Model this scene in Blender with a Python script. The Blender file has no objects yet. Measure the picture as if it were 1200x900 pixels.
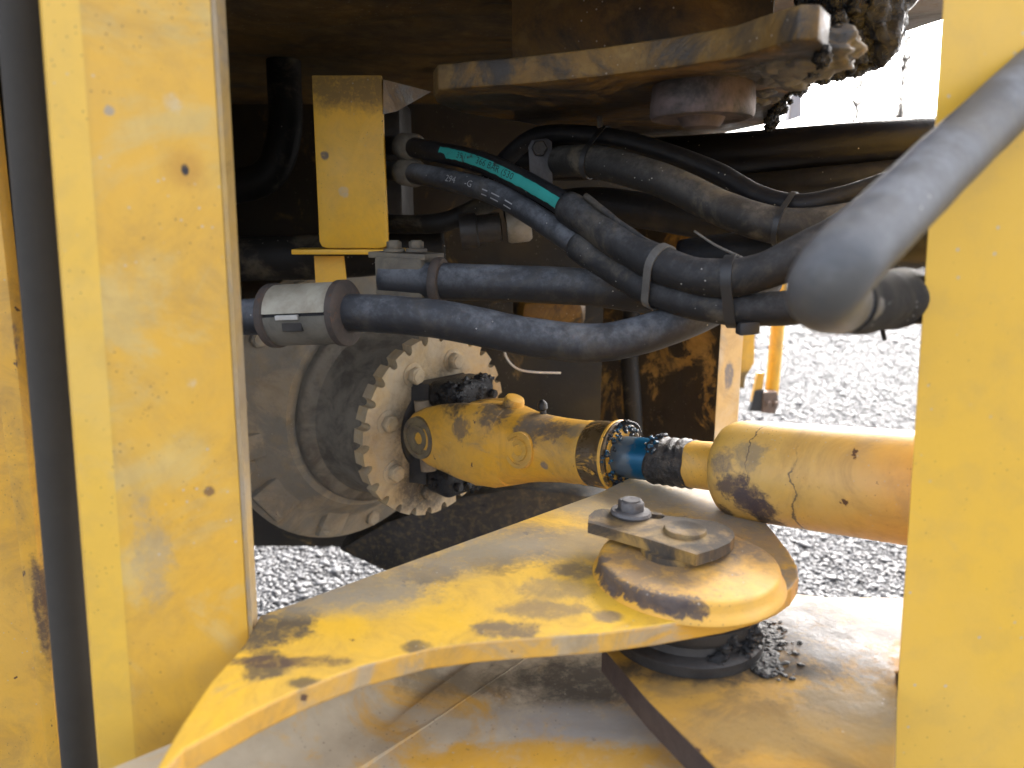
import bpy, bmesh, math, random
import numpy as np
from mathutils import Vector, Matrix, noise as mnoise
from mathutils.geometry import tessellate_polygon

random.seed(7)
R = math.radians
scene = bpy.context.scene
COL = scene.collection

# ------------------------------------------------------------------ camera, sky, sun, exposure
HC, PITCH, F = 0.92, R(12.0), 860.0
cam_d = bpy.data.cameras.new('camera')
cam = bpy.data.objects.new('camera', cam_d); COL.objects.link(cam)
cam.location = (0, 0, HC); cam.rotation_euler = (R(90) - PITCH, 0, 0)
cam_d.sensor_width = 36.0; cam_d.lens = 36.0 * F / 1200.0
cam_d.clip_start = 0.02; cam_d.clip_end = 2000
cam_d.dof.use_dof = True; cam_d.dof.focus_distance = 0.78; cam_d.dof.aperture_fstop = 5.4
scene.camera = cam

SUN_EL, SUN_AZ = R(42), R(28)           # azimuth from +Y clockwise: a veiled sun beyond the machine, to the right
world = bpy.data.worlds.new('World'); scene.world = world; world.use_nodes = True
wn = world.node_tree; wn.nodes.clear()
sky = wn.nodes.new('ShaderNodeTexSky'); sky.sky_type = 'NISHITA'; sky.sun_disc = False
sky.sun_elevation = SUN_EL; sky.sun_rotation = SUN_AZ
sky.air_density = 0.7; sky.dust_density = 7.0; sky.ozone_density = 1.0
bg = wn.nodes.new('ShaderNodeBackground'); bg.inputs['Strength'].default_value = 0.15
wo = wn.nodes.new('ShaderNodeOutputWorld')
bw_ = wn.nodes.new('ShaderNodeRGBToBW'); mx_ = wn.nodes.new('ShaderNodeMix'); mx_.data_type = 'RGBA'; mx_.inputs[0].default_value = .62   # thin overcast: the blue is veiled
wn.links.new(sky.outputs[0], bw_.inputs[0]); wn.links.new(sky.outputs[0], mx_.inputs[6]); wn.links.new(bw_.outputs[0], mx_.inputs[7]); wn.links.new(mx_.outputs[2], bg.inputs[0]); wn.links.new(bg.outputs[0], wo.inputs[0])
sun_d = bpy.data.lights.new('sun', 'SUN'); sun_d.energy = 0.5; sun_d.angle = R(60); sun_d.color = (1, .96, .9)
sun = bpy.data.objects.new('sun', sun_d); COL.objects.link(sun)
sdir = Vector((math.sin(SUN_AZ) * math.cos(SUN_EL), math.cos(SUN_AZ) * math.cos(SUN_EL), math.sin(SUN_EL)))
sun.rotation_euler = sdir.to_track_quat('Z', 'Y').to_euler(); sun.location = sdir * 20
vs = scene.view_settings
vs.view_transform = 'Standard'; vs.look = 'None'; vs.gamma = 1; vs.use_curve_mapping = False
vs.exposure = 3.35
scene.cycles.use_denoising = True; scene.cycles.denoising_prefilter = 'ACCURATE'; scene.cycles.denoising_input_passes = 'RGB_ALBEDO_NORMAL'
scene.cycles.max_bounces = 8

# ------------------------------------------------------------------ pixel -> place helpers
CAM = Vector((0, 0, HC))
RT = Vector((1, 0, 0)); FW = Vector((0, math.cos(PITCH), -math.sin(PITCH))); UP = Vector((0, math.sin(PITCH), math.cos(PITCH)))
def ray(px, py): return RT * ((px - 600) / F) - UP * ((py - 450) / F) + FW
def P(px, py, d): return CAM + ray(px, py) * d
def PG(px, py, z):                       # on a level plane, z metres above (below) the lens
    r = ray(px, py); return CAM + r * (z / r.z)
def PY(px, py, y):                       # on the upright plane at distance y
    r = ray(px, py); return CAM + r * (y / r.y)
def V(*a): return Vector(a)

# ------------------------------------------------------------------ objects
def recentre(me):
    n = len(me.vertices); co = np.empty(n * 3, np.float32); me.vertices.foreach_get('co', co); co = co.reshape(-1, 3)
    c = (co.min(0) + co.max(0)) / 2; c[2] = co[:, 2].min()
    me.transform(Matrix.Translation(-Vector([float(x) for x in c])))
    return Vector([float(x) for x in c])
WL = {}
def obj(name, bm, mat, parent=None, smooth=None):
    me = bpy.data.meshes.new(name)
    if isinstance(bm, bmesh.types.BMesh):
        bmesh.ops.recalc_face_normals(bm, faces=bm.faces)
        bm.to_mesh(me); bm.free()
    else:
        me.from_pydata(*bm); me.update()
    c = recentre(me)
    if smooth is not None:
        me.shade_smooth() if smooth >= 180 else None
        if smooth < 180:
            me.shade_smooth()
            try: me.set_sharp_from_angle(angle=R(smooth))
            except Exception: pass
    me.materials.append(mat)
    o = bpy.data.objects.new(name, me); COL.objects.link(o)
    WL[o] = c
    if parent is None: o.location = c
    else:
        o.parent = parent; o.location = c - WL[parent]
    return o
def thing(name, label, cat, loc, group=None):
    o = bpy.data.objects.new(name, None); COL.objects.link(o); o.location = loc; WL[o] = Vector(loc)
    o.empty_display_size = 0.05
    return tag(o, label, cat, group)
def tag(o, label, cat, group=None):
    o['label'] = label; o['category'] = cat
    if group: o['group'] = group
    return o
def stuff(o): o['kind'] = 'stuff'; return o
def struct(o): o['kind'] = 'structure'; return o

# ------------------------------------------------------------------ shapes
def nb(): return bmesh.new()
def bev(bm, w, seg=2, ang=30):
    es = [e for e in bm.edges if len(e.link_faces) == 2 and e.calc_face_angle(0) > R(ang)]
    if es and w > 0: bmesh.ops.bevel(bm, geom=es, offset=w, segments=seg, profile=0.5, affect='EDGES', clamp_overlap=True)
    return bm
def prism(top, off, holes=(), bm=None, bw=0.0, seg=2):
    """outline of points (with holes) extruded by the vector off"""
    bm = bm or nb(); off = Vector(off)
    if holes:
        loops = [[Vector(p) for p in lp] for lp in (top, *holes)]
        allp = [p for lp in loops for p in lp]; a = [bm.verts.new(p) for p in allp]; b = [bm.verts.new(p + off) for p in allp]
        for t in tessellate_polygon(loops):
            bm.faces.new([a[k] for k in t]); bm.faces.new([b[k] for k in reversed(t)])
        n0 = 0
        for lp in loops:
            m = len(lp)
            for k in range(m): bm.faces.new((a[n0 + k], a[n0 + (k + 1) % m], b[n0 + (k + 1) % m], b[n0 + k]))
            n0 += m
        return bm
    faces = [bm.faces.new([bm.verts.new(p) for p in top])]
    r = bmesh.ops.extrude_face_region(bm, geom=faces, use_keep_orig=True)
    bmesh.ops.translate(bm, verts=[g for g in r['geom'] if isinstance(g, bmesh.types.BMVert)], vec=off)
    bmesh.ops.recalc_face_normals(bm, faces=bm.faces)
    if bw: bev(bm, bw, seg)
    return bm
def loft(rings, closed=True, cap=True, bm=None):
    bm = bm or nb(); vr = [[bm.verts.new(p) for p in r] for r in rings]
    n = len(vr[0])
    for a, b in zip(vr, vr[1:]):
        for i in range(n if closed else n - 1):
            j = (i + 1) % n
            bm.faces.new((a[i], a[j], b[j], b[i]))
    if cap and closed:
        bm.faces.new(vr[0][::-1]); bm.faces.new(vr[-1])
    return bm
def frame(d):
    d = d.normalized(); u = Vector((0, 0, 1)) if abs(d.z) < .9 else Vector((0, 1, 0))
    s = d.cross(u).normalized(); return s, s.cross(d).normalized()
def lathe(o, d, prof, n=40, bm=None, cap=True):
    """prof: (distance along axis, radius)"""
    d = d.normalized(); s, u = frame(d); rings = []
    for t, r in prof:
        rings.append([o + d * t + (s * math.cos(2 * math.pi * k / n) + u * math.sin(2 * math.pi * k / n)) * max(r, 1e-4) for k in range(n)])
    return loft(rings, bm=bm, cap=cap)
def spline(pts, step=0.006):
    p = [Vector(q) for q in pts]; p = [p[0] * 2 - p[1]] + p + [p[-1] * 2 - p[-2]]; out = []
    for i in range(1, len(p) - 2):
        m = max(2, int((p[i + 1] - p[i]).length / step))
        for k in range(m):
            t = k / m; a, b, c, d = p[i - 1:i + 3]
            out.append(.5 * (2 * b + (c - a) * t + (2 * a - 5 * b + 4 * c - d) * t * t + (3 * b - a - 3 * c + d) * t ** 3))
    out.append(p[-2]); return out
def sweep_frames(c):
    fr = []; t0 = (c[1] - c[0]).normalized(); s, u = frame(t0)
    for i in range(len(c)):
        t = (c[min(i + 1, len(c) - 1)] - c[max(i - 1, 0)]).normalized()
        s = (s - t * s.dot(t)).normalized(); u = s.cross(t).normalized()
        fr.append((c[i], t, s, u))
    return fr
def tube(pts, r, n=20, step=0.006, rough=0.0, bm=None, seed=0, arc=None, cap=True):
    c = spline(pts, step); fr = sweep_frames(c); rings = []
    for i, (q, t, s, u) in enumerate(fr):
        rr = r(i / (len(fr) - 1)) if callable(r) else r
        ring = []
        for k in range(n):
            a = 2 * math.pi * k / n
            v = s * math.cos(a) + u * math.sin(a)
            h = rr
            if rough: h += rough * mnoise.noise((q + v * rr) * 45 + Vector((seed, 0, 0)))
            ring.append(q + v * h)
        rings.append(ring)
    return loft(rings, bm=bm, cap=cap)
def lump(c, rad, amp, freq, seed=0, sub=4, bm=None):
    bm = bm or nb(); r = bmesh.ops.create_icosphere(bm, subdivisions=sub, radius=1)
    for v in r['verts']:
        d = v.co.copy(); k = 1 + amp * mnoise.fractal(d * freq + Vector((seed, seed * 2, 0)), 1.0, 2.0, 4)
        v.co = Vector(c) + Vector((d.x * rad[0], d.y * rad[1], d.z * rad[2])) * k
    return bm
def box(c, ax, half, bw=0.002, bm=None):
    a, b, d = [x.normalized() for x in ax]
    t = [c + a * half[0] * i + b * half[1] * j + d * half[2] for i, j in ((-1, -1), (1, -1), (1, 1), (-1, 1))]
    return prism(t, -d * 2 * half[2], bm=bm, bw=bw)
def hexbolt(o, d, r, h, washer=0.0, ang=0.0):
    """hex head standing on o along d, its washer below it"""
    d = d.normalized(); s, u = frame(d); bm = nb(); z = 0
    if washer: lathe(o - d * .001, d, [(0, washer), (.0028, washer), (.0035, washer * .93)], 24, bm); z = .0025
    pts = [o + d * (z) + (s * math.cos(ang + k * math.pi / 3) + u * math.sin(ang + k * math.pi / 3)) * r for k in range(6)]
    b2 = prism(pts, d * h, bw=r * .1, seg=1)
    me = bpy.data.meshes.new('t'); b2.to_mesh(me); b2.free(); bm.from_mesh(me); bpy.data.meshes.remove(me)
    lathe(o + d * (z + h), d, [(-.002, r * .7), (0.0012, r * .66), (.0012, r * .3), (.0006, 0)], 16, bm)
    return bm
def band(c1, r1, c2, r2, axis, w, th):
    """strap drawn tight round two parallel round things"""
    axis = axis.normalized(); e = (c2 - c1); e = e - axis * e.dot(axis); L = e.length; e.normalize(); f = axis.cross(e)
    pts = []
    for k in range(56):
        a = 2 * math.pi * k / 56; dv = e * math.cos(a) + f * math.sin(a)
        pts.append(c1 + dv * r1); pts.append(c1 + e * L + dv * r2)
    q = sorted(set((round((p - c1).dot(e), 6), round((p - c1).dot(f), 6)) for p in pts))
    def half(q):
        h = []
        for p in q:
            while len(h) > 1 and (h[-1][0] - h[-2][0]) * (p[1] - h[-2][1]) - (h[-1][1] - h[-2][1]) * (p[0] - h[-2][0]) <= 0: h.pop()
            h.append(p)
        return h
    hull = half(q)[:-1] + half(q[::-1])[:-1]
    base = [Vector((x, y)) for x, y in hull]; m = len(base); rings = []
    cen = sum(base, Vector((0, 0))) / m
    def at(p, k, s):
        dd = (p - cen).normalized(); p2 = p + dd * k; return c1 + e * p2.x + f * p2.y + axis * s
    for (k, s) in ((-th * .2, -w / 2), (th, -w / 2), (th, w / 2), (-th * .2, w / 2), (-th * .2, -w / 2)):
        rings.append([at(p, k, s) for p in base])
    bm = loft(rings, cap=False); bmesh.ops.remove_doubles(bm, verts=bm.verts, dist=1e-6); return bm

# ------------------------------------------------------------------ materials
class T:
    def __init__(s, name):
        s.m = bpy.data.materials.new(name); s.m.use_nodes = True; s.t = s.m.node_tree; s.t.nodes.clear()
        s.out = s.n('ShaderNodeOutputMaterial'); s.b = s.n('ShaderNodeBsdfPrincipled'); s.l(s.b.outputs[0], s.out.inputs[0])
        g = s.n('ShaderNodeNewGeometry'); s.pos = g.outputs['Position']; s.nor = g.outputs['Normal']
    def n(s, t): return s.t.nodes.new(t)
    def l(s, a, b): s.t.links.new(a, b)
    def put(s, v, sock):
        if isinstance(v, (int, float)): sock.default_value = v
        elif isinstance(v, (tuple, list, Vector)):
            sock.default_value = tuple(v) + ((1,) if len(v) == 3 and len(sock.default_value) == 4 else ())
        else: s.l(v, sock)
    def math(s, op, a, b=0.0, clamp=False):
        n = s.n('ShaderNodeMath'); n.operation = op; n.use_clamp = clamp; s.put(a, n.inputs[0]); s.put(b, n.inputs[1]); return n.outputs[0]
    def vm(s, op, a, b):
        n = s.n('ShaderNodeVectorMath'); n.operation = op; s.put(a, n.inputs[0]); s.put(b, n.inputs[1]); return n.outputs['Value'] if op in ('LENGTH', 'DOT_PRODUCT', 'DISTANCE') else n.outputs[0]
    def noise(s, scale, detail=5, rough=.6, dist=0.0, off=(0, 0, 0), stretch=None):
        n = s.n('ShaderNodeTexNoise'); v = s.vm('ADD', s.pos, off)
        if stretch: v = s.vm('MULTIPLY', v, stretch)
        s.l(v, n.inputs['Vector']); n.inputs['Scale'].default_value = scale; n.inputs['Detail'].default_value = detail
        n.inputs['Roughness'].default_value = rough; n.inputs['Distortion'].default_value = dist; return n.outputs['Fac']
    def vor(s, scale, off=(0, 0, 0), feat='F1', out='Distance'):
        n = s.n('ShaderNodeTexVoronoi'); n.feature = feat; s.l(s.vm('ADD', s.pos, off), n.inputs['Vector']); n.inputs['Scale'].default_value = scale; return n.outputs[out]
    def ss(s, v, lo, hi):                # smooth step
        n = s.n('ShaderNodeMapRange'); n.interpolation_type = 'SMOOTHSTEP'; s.put(v, n.inputs[0]); n.inputs[1].default_value = lo; n.inputs[2].default_value = hi; return n.outputs[0]
    def mix(s, f, a, b):
        n = s.n('ShaderNodeMix'); n.data_type = 'RGBA'; s.put(f, n.inputs[0]); s.put(a, n.inputs[6]); s.put(b, n.inputs[7]); return n.outputs[2]
    def mixf(s, f, a, b):
        n = s.n('ShaderNodeMix'); s.put(f, n.inputs[0]); s.put(a, n.inputs[2]); s.put(b, n.inputs[3]); return n.outputs[0]
    def bump(s, h, st, dist=.002, prev=None):
        n = s.n('ShaderNodeBump'); s.put(h, n.inputs['Height']); n.inputs['Strength'].default_value = st; n.inputs['Distance'].default_value = dist
        if prev is not None: s.l(prev, n.inputs['Normal'])
        return n.outputs[0]
    def spot(s, c, rad, amp=.9, soft=.35, scale=40, seed=0):
        if not hasattr(s, 'nz'): s.nz = {}
        if scale not in s.nz:
            n = s.math('MULTIPLY', s.math('SUBTRACT', s.noise(scale, 6, .68, .5), .5), 2.6)
            s.nz[scale] = (n, s.math('MULTIPLY', s.math('SUBTRACT', s.noise(210, 5, .7), .5), 1.5))
        n1, n2 = s.nz[scale]
        d = s.vm('DIVIDE', s.vm('SUBTRACT', s.pos, tuple(c)), tuple(rad) if isinstance(rad, (tuple, list)) else (rad, rad, rad))
        r = s.vm('LENGTH', d, (0, 0, 0))
        r = s.math('ADD', r, s.math('ADD', s.math('MULTIPLY', n1, amp), s.math('MULTIPLY', n2, .35 + amp * .35)))
        return s.ss(r, 1 + soft, 1 - soft)
    def cap(s, lo, hi): pass
def upmask(t, lo=.25, hi=.95):
    sp = t.n('ShaderNodeSeparateXYZ'); t.l(t.nor, sp.inputs[0]); return t.ss(sp.outputs[2], lo, hi)

YEL = (.66, .34, .030)
DUST = (.30, .245, .165); GREASE = (.022, .019, .017); RUST = (.085, .036, .017); GREYDUST = (.20, .18, .155)
def paint(name, base=YEL, fade=.3, fadecol=(.60, .39, .13), dust=.3, dustcol=DUST, grease=.2, greasecol=GREASE, rust=.1, chips=.3, scale=1.0, updust=0.0,
          spots=(), rough=.45, bump=.25, streak=None, seed=0.0, gsoft=.05, oily=.4, grime=.45, grimecol=(.17, .115, .055), speck=.6, spec=.5, lines=()):
    t = T(name); o = (seed, seed * .37, seed * .71)
    col = t.mix(t.ss(t.noise(7 * scale, 6, .6, .3, o), .40, .64), base, tuple(a * (1 - fade) + b * fade for a, b in zip(base, fadecol)))
    col = t.mix(t.math('MULTIPLY', t.ss(t.noise(55 * scale, 5, .6, 0, o), .45, .7), .18), col, (.38, .25, .08))
    rg = t.mixf(t.noise(30 * scale, 4, .6), rough - .1, rough + .14)
    # dust film, broken up
    dm = t.noise(11 * scale, 9, .68, .8, (o[0] + 3, 1, 2))
    lo = .64 - .32 * dust
    dmask = t.math('MULTIPLY', t.ss(dm, lo, lo + .16), min(1, .45 + dust * .5))
    if updust:
        um = t.math('MULTIPLY', t.math('MULTIPLY', upmask(t), updust), t.ss(t.noise(17 * scale, 8, .7, .4, (5, o[1], 0)), .34, .58))
        dmask = t.math('MAXIMUM', dmask, um)
    col = t.mix(dmask, col, t.mix(t.noise(40, 5, .6), tuple(c * .72 for c in dustcol), tuple(c * 1.15 for c in dustcol)))
    rg = t.mixf(dmask, rg, .85)
    # grease and oil film
    gm = t.noise(8.5 * scale, 10, .7, 1.2, (o[0] - 4, 7, o[2]), streak)
    lo = .72 - .44 * grease
    gmask = t.ss(gm, lo, lo + gsoft + .03)
    gsum = t.math('MULTIPLY', gmask, .92)
    # chips to rust
    cm = t.noise(48 * scale, 4, .55, .2, (9, o[0], 3)); cmask = t.ss(cm, .765 - .10 * chips, .79 - .10 * chips)
    col = t.mix(cmask, col, RUST)
    rm = t.noise(16 * scale, 9, .72, .5, (o[2], 21, 3)); rmask = t.ss(rm, .76 - .28 * rust, .80 - .28 * rust)
    col = t.mix(t.math('MULTIPLY', rmask, .85), col, t.mix(t.noise(90, 4, .6), RUST, (.16, .075, .03)))
    col = t.mix(gsum, col, greasecol); rg = t.mixf(gsum, rg, oily)
    brk = None
    for sp in spots:
        m = t.spot(sp['c'], sp['r'], sp.get('amp', .9), sp.get('soft', .3), sp.get('scale', 40), sp.get('seed', 0))
        if brk is None: brk = t.ss(t.noise(75 * scale, 8, .78, .3, (2, 8, 5)), .33, .52)
        m = t.math('MULTIPLY', t.math('MULTIPLY', m, t.math('ADD', t.math('MULTIPLY', brk, .5), .5)), sp.get('k', .9))
        col = t.mix(m, col, sp['col']); rg = t.mixf(m, rg, sp.get('rough', .7))
    t.b.inputs['Specular IOR Level'].default_value = spec
    for (lo_, ld, lt, lw, lc, lr) in lines:      # thin scratches across an axis
        q = t.math('SUBTRACT', t.vm('DOT_PRODUCT', t.vm('SUBTRACT', t.pos, tuple(lo_)), tuple(ld)), lt)
        q = t.math('ABSOLUTE', t.math('ADD', q, t.math('MULTIPLY', t.math('SUBTRACT', t.noise(28, 5, .6), .5), .03)))
        m = t.math('MULTIPLY', t.ss(q, lw, lw * .4), t.spot(lc, lr, .5, .4)); col = t.mix(t.math('MULTIPLY', m, .85), col, (.07, .055, .04))
    # grime: multi-scale film of dirt, and fine dark specks
    gr = t.noise(13 * scale, 10, .76, .9, (o[1], 4, o[0])); gk = t.math('MULTIPLY', t.ss(gr, .42, .72), grime)
    col = t.mix(gk, col, grimecol); rg = t.mixf(gk, rg, .75)
    ds = t.math('MULTIPLY', t.ss(t.vor(210 * scale, (o[2], 1, 1)), .16, .08), t.ss(t.noise(14, 4, .6, 0, (6, 6, o[0])), .47, .6)); col = t.mix(t.math('MULTIPLY', ds, speck), col, (.05, .04, .03))
    # pale specks of mud
    vs_ = t.vor(130 * scale, o); wm = t.math('MULTIPLY', t.ss(vs_, .13, .07), t.ss(t.noise(9, 3), .52, .6))
    col = t.mix(t.math('MULTIPLY', wm, .6), col, (.42, .39, .33))
    t.l(col, t.b.inputs['Base Color']); t.l(rg, t.b.inputs['Roughness'])
    h = t.math('ADD', t.noise(170, 6, .65), t.math('MULTIPLY', t.math('ADD', dmask, gsum), .6))
    h = t.math('SUBTRACT', h, t.math('MULTIPLY', t.math('ADD', cmask, rmask), .5))
    nb_ = t.bump(h, bump, .0012)
    nb_ = t.bump(t.noise(22, 4, .5), .12, .006, nb_)
    t.l(nb_, t.b.inputs['Normal'])
    return t.m
def rubber(name, base=(.020, .021, .024), dustcol=(.15, .155, .17), dust=.5, tan=.25, rough=.6, bump=.3, seed=0.0, wet=0):
    t = T(name); o = (seed, seed * .3, -seed)
    t.b.inputs['Specular IOR Level'].default_value = .28
    um = t.math('ADD', t.math('MULTIPLY', upmask(t, -.55, .9), .80), .06)
    dm = t.math('MULTIPLY', um, t.math('ADD', t.math('MULTIPLY', t.ss(t.math('ADD', t.math('MULTIPLY', t.noise(16, 8, .7, .3, o), .6), t.math('MULTIPLY', t.noise(120, 6, .75, 0, o), .4)), .60 - .28 * dust, .82 - .28 * dust), .7), .24))
    dm = t.math('MULTIPLY', dm, .35 + .6 * dust, True)
    col = t.mix(dm, base, dustcol)
    tm = t.math('MULTIPLY', t.ss(t.noise(18, 8, .7, .4, (4, o[0], 1)), .50, .68), tan)
    col = t.mix(tm, col, (.17, .14, .095))
    sc = t.math('MULTIPLY', t.ss(t.noise(60, 6, .75, 2.5, (1, 2, o[0])), .66, .74), .35)
    col = t.mix(sc, col, (.22, .22, .22))
    sv = t.math('MULTIPLY', t.ss(t.vor(120, o), .11, .06), t.ss(t.noise(20, 3, .5), .53, .6)); col = t.mix(t.math('MULTIPLY', sv, .8), col, (.42, .40, .36))
    t.l(col, t.b.inputs['Base Color']); rg = t.mixf(dm, rough - .12, .85); t.l(rg, t.b.inputs['Roughness'])
    n1 = t.bump(t.math('ADD', t.noise(260, 5, .7), t.math('MULTIPLY', t.noise(60, 5, .6), 1.0)), bump, .0012); n1 = t.bump(t.noise(30, 4, .5), .2, .004, n1); t.l(n1, t.b.inputs['Normal'])
    return t.m
def metal(name, col=(.30, .29, .27), col2=(.16, .13, .10), rough=.5, met=.5, bump=.3, rust=.2, seed=0.0, scale=1.0):
    t = T(name); o = (seed, 2, seed)
    c = t.mix(t.ss(t.noise(24 * scale, 8, .7, .4, o), .36, .66), col, col2)
    rm = t.ss(t.noise(33 * scale, 8, .7, .3, (3, seed, 0)), .74 - .3 * rust, .80 - .3 * rust)
    c = t.mix(rm, c, t.mix(t.noise(90, 3), RUST, (.17, .08, .035)))
    t.l(c, t.b.inputs['Base Color']); t.b.inputs['Metallic'].default_value = met
    t.l(t.mixf(t.noise(50, 5), rough - .12, rough + .2), t.b.inputs['Roughness'])
    t.l(t.bump(t.noise(140 * scale, 7, .7), bump, .0015), t.b.inputs['Normal']); return t.m
def grease_mat(name, col=(.003, .003, .0035), rough=.20, blue=0.0):
    t = T(name)
    c = t.mix(t.ss(t.noise(70, 6, .7), .52, .7), col, (.005, .0048, .0045))
    if blue: c = t.mix(t.ss(t.noise(50, 5, .7, .5), .5, .6), c, (.01, .09, .17))
    t.l(c, t.b.inputs['Base Color']); t.l(t.mixf(t.noise(90, 4), rough - .12, rough + .25), t.b.inputs['Roughness'])
    n1 = t.bump(t.noise(190, 6, .7, .6), .8, .004); t.l(n1, t.b.inputs['Normal']); return t.m
def plain(name, col, rough=.6, met=0, bump=.15):
    t = T(name); t.l(t.mix(t.noise(45, 6, .65), tuple(c * .7 for c in col), tuple(min(1, c * 1.2) for c in col)), t.b.inputs['Base Color'])
    t.b.inputs['Roughness'].default_value = rough; t.b.inputs['Metallic'].default_value = met
    t.l(t.bump(t.noise(160, 5, .65), bump, .001), t.b.inputs['Normal']); return t.m

# ------------------------------------------------------------------ ground: wet gravel yard
tg = T('wet_gravel_ground')
v1 = tg.vor(38); v2 = tg.vor(85, (3, 1, 0))
gc = tg.mix(tg.ss(tg.noise(1.6, 6, .6), .35, .65), (.035, .038, .043), (.065, .068, .073))
gc = tg.mix(tg.ss(tg.noise(40, 3), .4, .65), gc, (.08, .08, .082))
tg.l(gc, tg.b.inputs['Base Color']); tg.l(tg.mixf(tg.ss(tg.noise(.9, 4), .42, .6), .18, .45), tg.b.inputs['Roughness'])
tg.l(tg.bump(tg.math('ADD', v1, tg.math('MULTIPLY', v2, .5)), .9, .02), tg.b.inputs['Normal'])
bm = nb(); bmesh.ops.create_grid(bm, x_segments=8, y_segments=8, size=450)
struct(obj('ground', bm, tg.m))

ts = T('wet_stone')
oi = ts.n('ShaderNodeNewGeometry'); rp = oi.outputs['Random Per Island']
sc_ = ts.mix(rp, (.020, .022, .027), (.075, .08, .088)); sc_ = ts.mix(ts.math('MULTIPLY', ts.noise(180, 4), .5), sc_, (.16, .15, .14))
ts.b.inputs['Specular IOR Level'].default_value = .22; tg.b.inputs['Specular IOR Level'].default_value = .22
ts.l(sc_, ts.b.inputs['Base Color']); ts.l(ts.mixf(rp, .38, .7), ts.b.inputs['Roughness'])
def gravel():
    rng = np.random.default_rng(3)
    sv = np.array([(1, 0, 0), (-1, 0, 0), (0, 1, 0), (0, -1, 0), (.45, .35, 1), (-.4, -.3, 1), (0, 0, -1.0)]); sf = np.array([(0, 2, 4), (2, 1, 5), (2, 5, 4), (1, 3, 5), (3, 0, 4), (3, 4, 5), (2, 0, 6), (1, 2, 6), (3, 1, 6), (0, 3, 6)])
    P_, S_ = [], []
    for (x0, x1, y0, y1, sp, s0) in ((-1.3, 2.4, 1.3, 3.2, .0092, .0066), (0.5, 4.2, 3.2, 5.4, .0135, .0092), (1.0, 6.0, 5.4, 9.0, .027, .017)):
        xs, ys = np.meshgrid(np.arange(x0, x1, sp), np.arange(y0, y1, sp)); p = np.stack([xs.ravel(), ys.ravel()], 1)
        p += rng.uniform(-.5, .5, p.shape) * sp
        az = p[:, 0] / p[:, 1]; p = p[(az > -.62) & (az < .85)]
        P_.append(p); S_.append(s0 * rng.lognormal(0, .32, len(p)))
    p = np.concatenate(P_); s = np.concatenate(S_); n = len(p)
    sh = sv[None] * (1 + rng.uniform(-.28, .28, (n, len(sv), 1)))
    sh *= np.stack([rng.uniform(.8, 1.35, n), rng.uniform(.65, 1.1, n), rng.uniform(.18, .42, n)], 1)[:, None, :]
    a = rng.uniform(0, 6.28, n); ca, sa = np.cos(a), np.sin(a)
    tl = rng.uniform(-.5, .5, n); 
    x = sh[..., 0] * ca[:, None] - sh[..., 1] * sa[:, None]; y = sh[..., 0] * sa[:, None] + sh[..., 1] * ca[:, None]; z = sh[..., 2] + x * tl[:, None] * .5
    v = np.stack([x, y, z], -1) * s[:, None, None]; v[..., 0] += p[:, None, 0]; v[..., 1] += p[:, None, 1]; v[..., 2] += (s * rng.uniform(.1, .55, n))[:, None]
    f = (sf[None] + (np.arange(n) * len(sv))[:, None, None]).reshape(-1, 3)
    me = bpy.data.meshes.new('gravel'); me.vertices.add(n * len(sv)); me.vertices.foreach_set('co', v.astype(np.float32).ravel())
    me.loops.add(len(f) * 3); me.loops.foreach_set('vertex_index', f.astype(np.int32).ravel())
    me.polygons.add(len(f)); me.polygons.foreach_set('loop_start', np.arange(0, len(f) * 3, 3, dtype=np.int32)); me.update(calc_edges=True); me.validate()
    me.materials.append(ts.m); o = bpy.data.objects.new('gravel', me); COL.objects.link(o)
    o['kind'] = 'stuff'; o['label'] = 'loose wet grey gravel stones covering the yard'; o['category'] = 'gravel'
gravel()

# ------------------------------------------------------------------ bare trees beyond the yard
bark = plain('bark', (.10, .085, .07), .85)
def bare_tree(base, h, label, seed):
    rnd = random.Random(seed)
    t = thing('bare_tree', label, 'tree', base, 'leafless trees beyond the yard')
    obj('trunk', tube([base + V(0, 0, -.1), base + V(.1, 0, h * .4), base + V(-.05, .1, h * .8), base + V(0, 0, h)], lambda k: .16 * (1 - k) + .012, 8, .5), bark, t, 180)
    bm = nb()
    for i in range(85):
        z = h * rnd.uniform(.16, .97); a = rnd.uniform(0, 6.28); L = h * .20 * (1.1 - z / h) + .5
        p0 = base + V(0, 0, z); dv = V(math.cos(a) * .55, math.sin(a) * .55, rnd.uniform(.75, 1.1)).normalized()
        p2 = p0 + dv * L; tube([p0, p0 + dv * L * .5 + V(rnd.uniform(-.1, .1), 0, -.08), p2], lambda k: .045 * (1 - k) + .008, 4, .6, bm=bm)
        for j in range(5):
            q = p0 + dv * L * rnd.uniform(.3, .95); e = (dv + V(rnd.uniform(-.7, .7), rnd.uniform(-.7, .7), rnd.uniform(0, .5))).normalized()
            tube([q, q + e * L * .2, q + e * L * .42], lambda k: .018 * (1 - k) + .005, 3, .5, bm=bm)
    obj('crown', bm, bark, t)
bare_tree(V(21.0, 42, 0), 13.0, 'slender leafless tree, tallest beyond the gravel yard', 5)
bare_tree(V(19.6, 44, 0), 9.5, 'short leafless tree beside the tallest one beyond the yard', 9)

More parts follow.
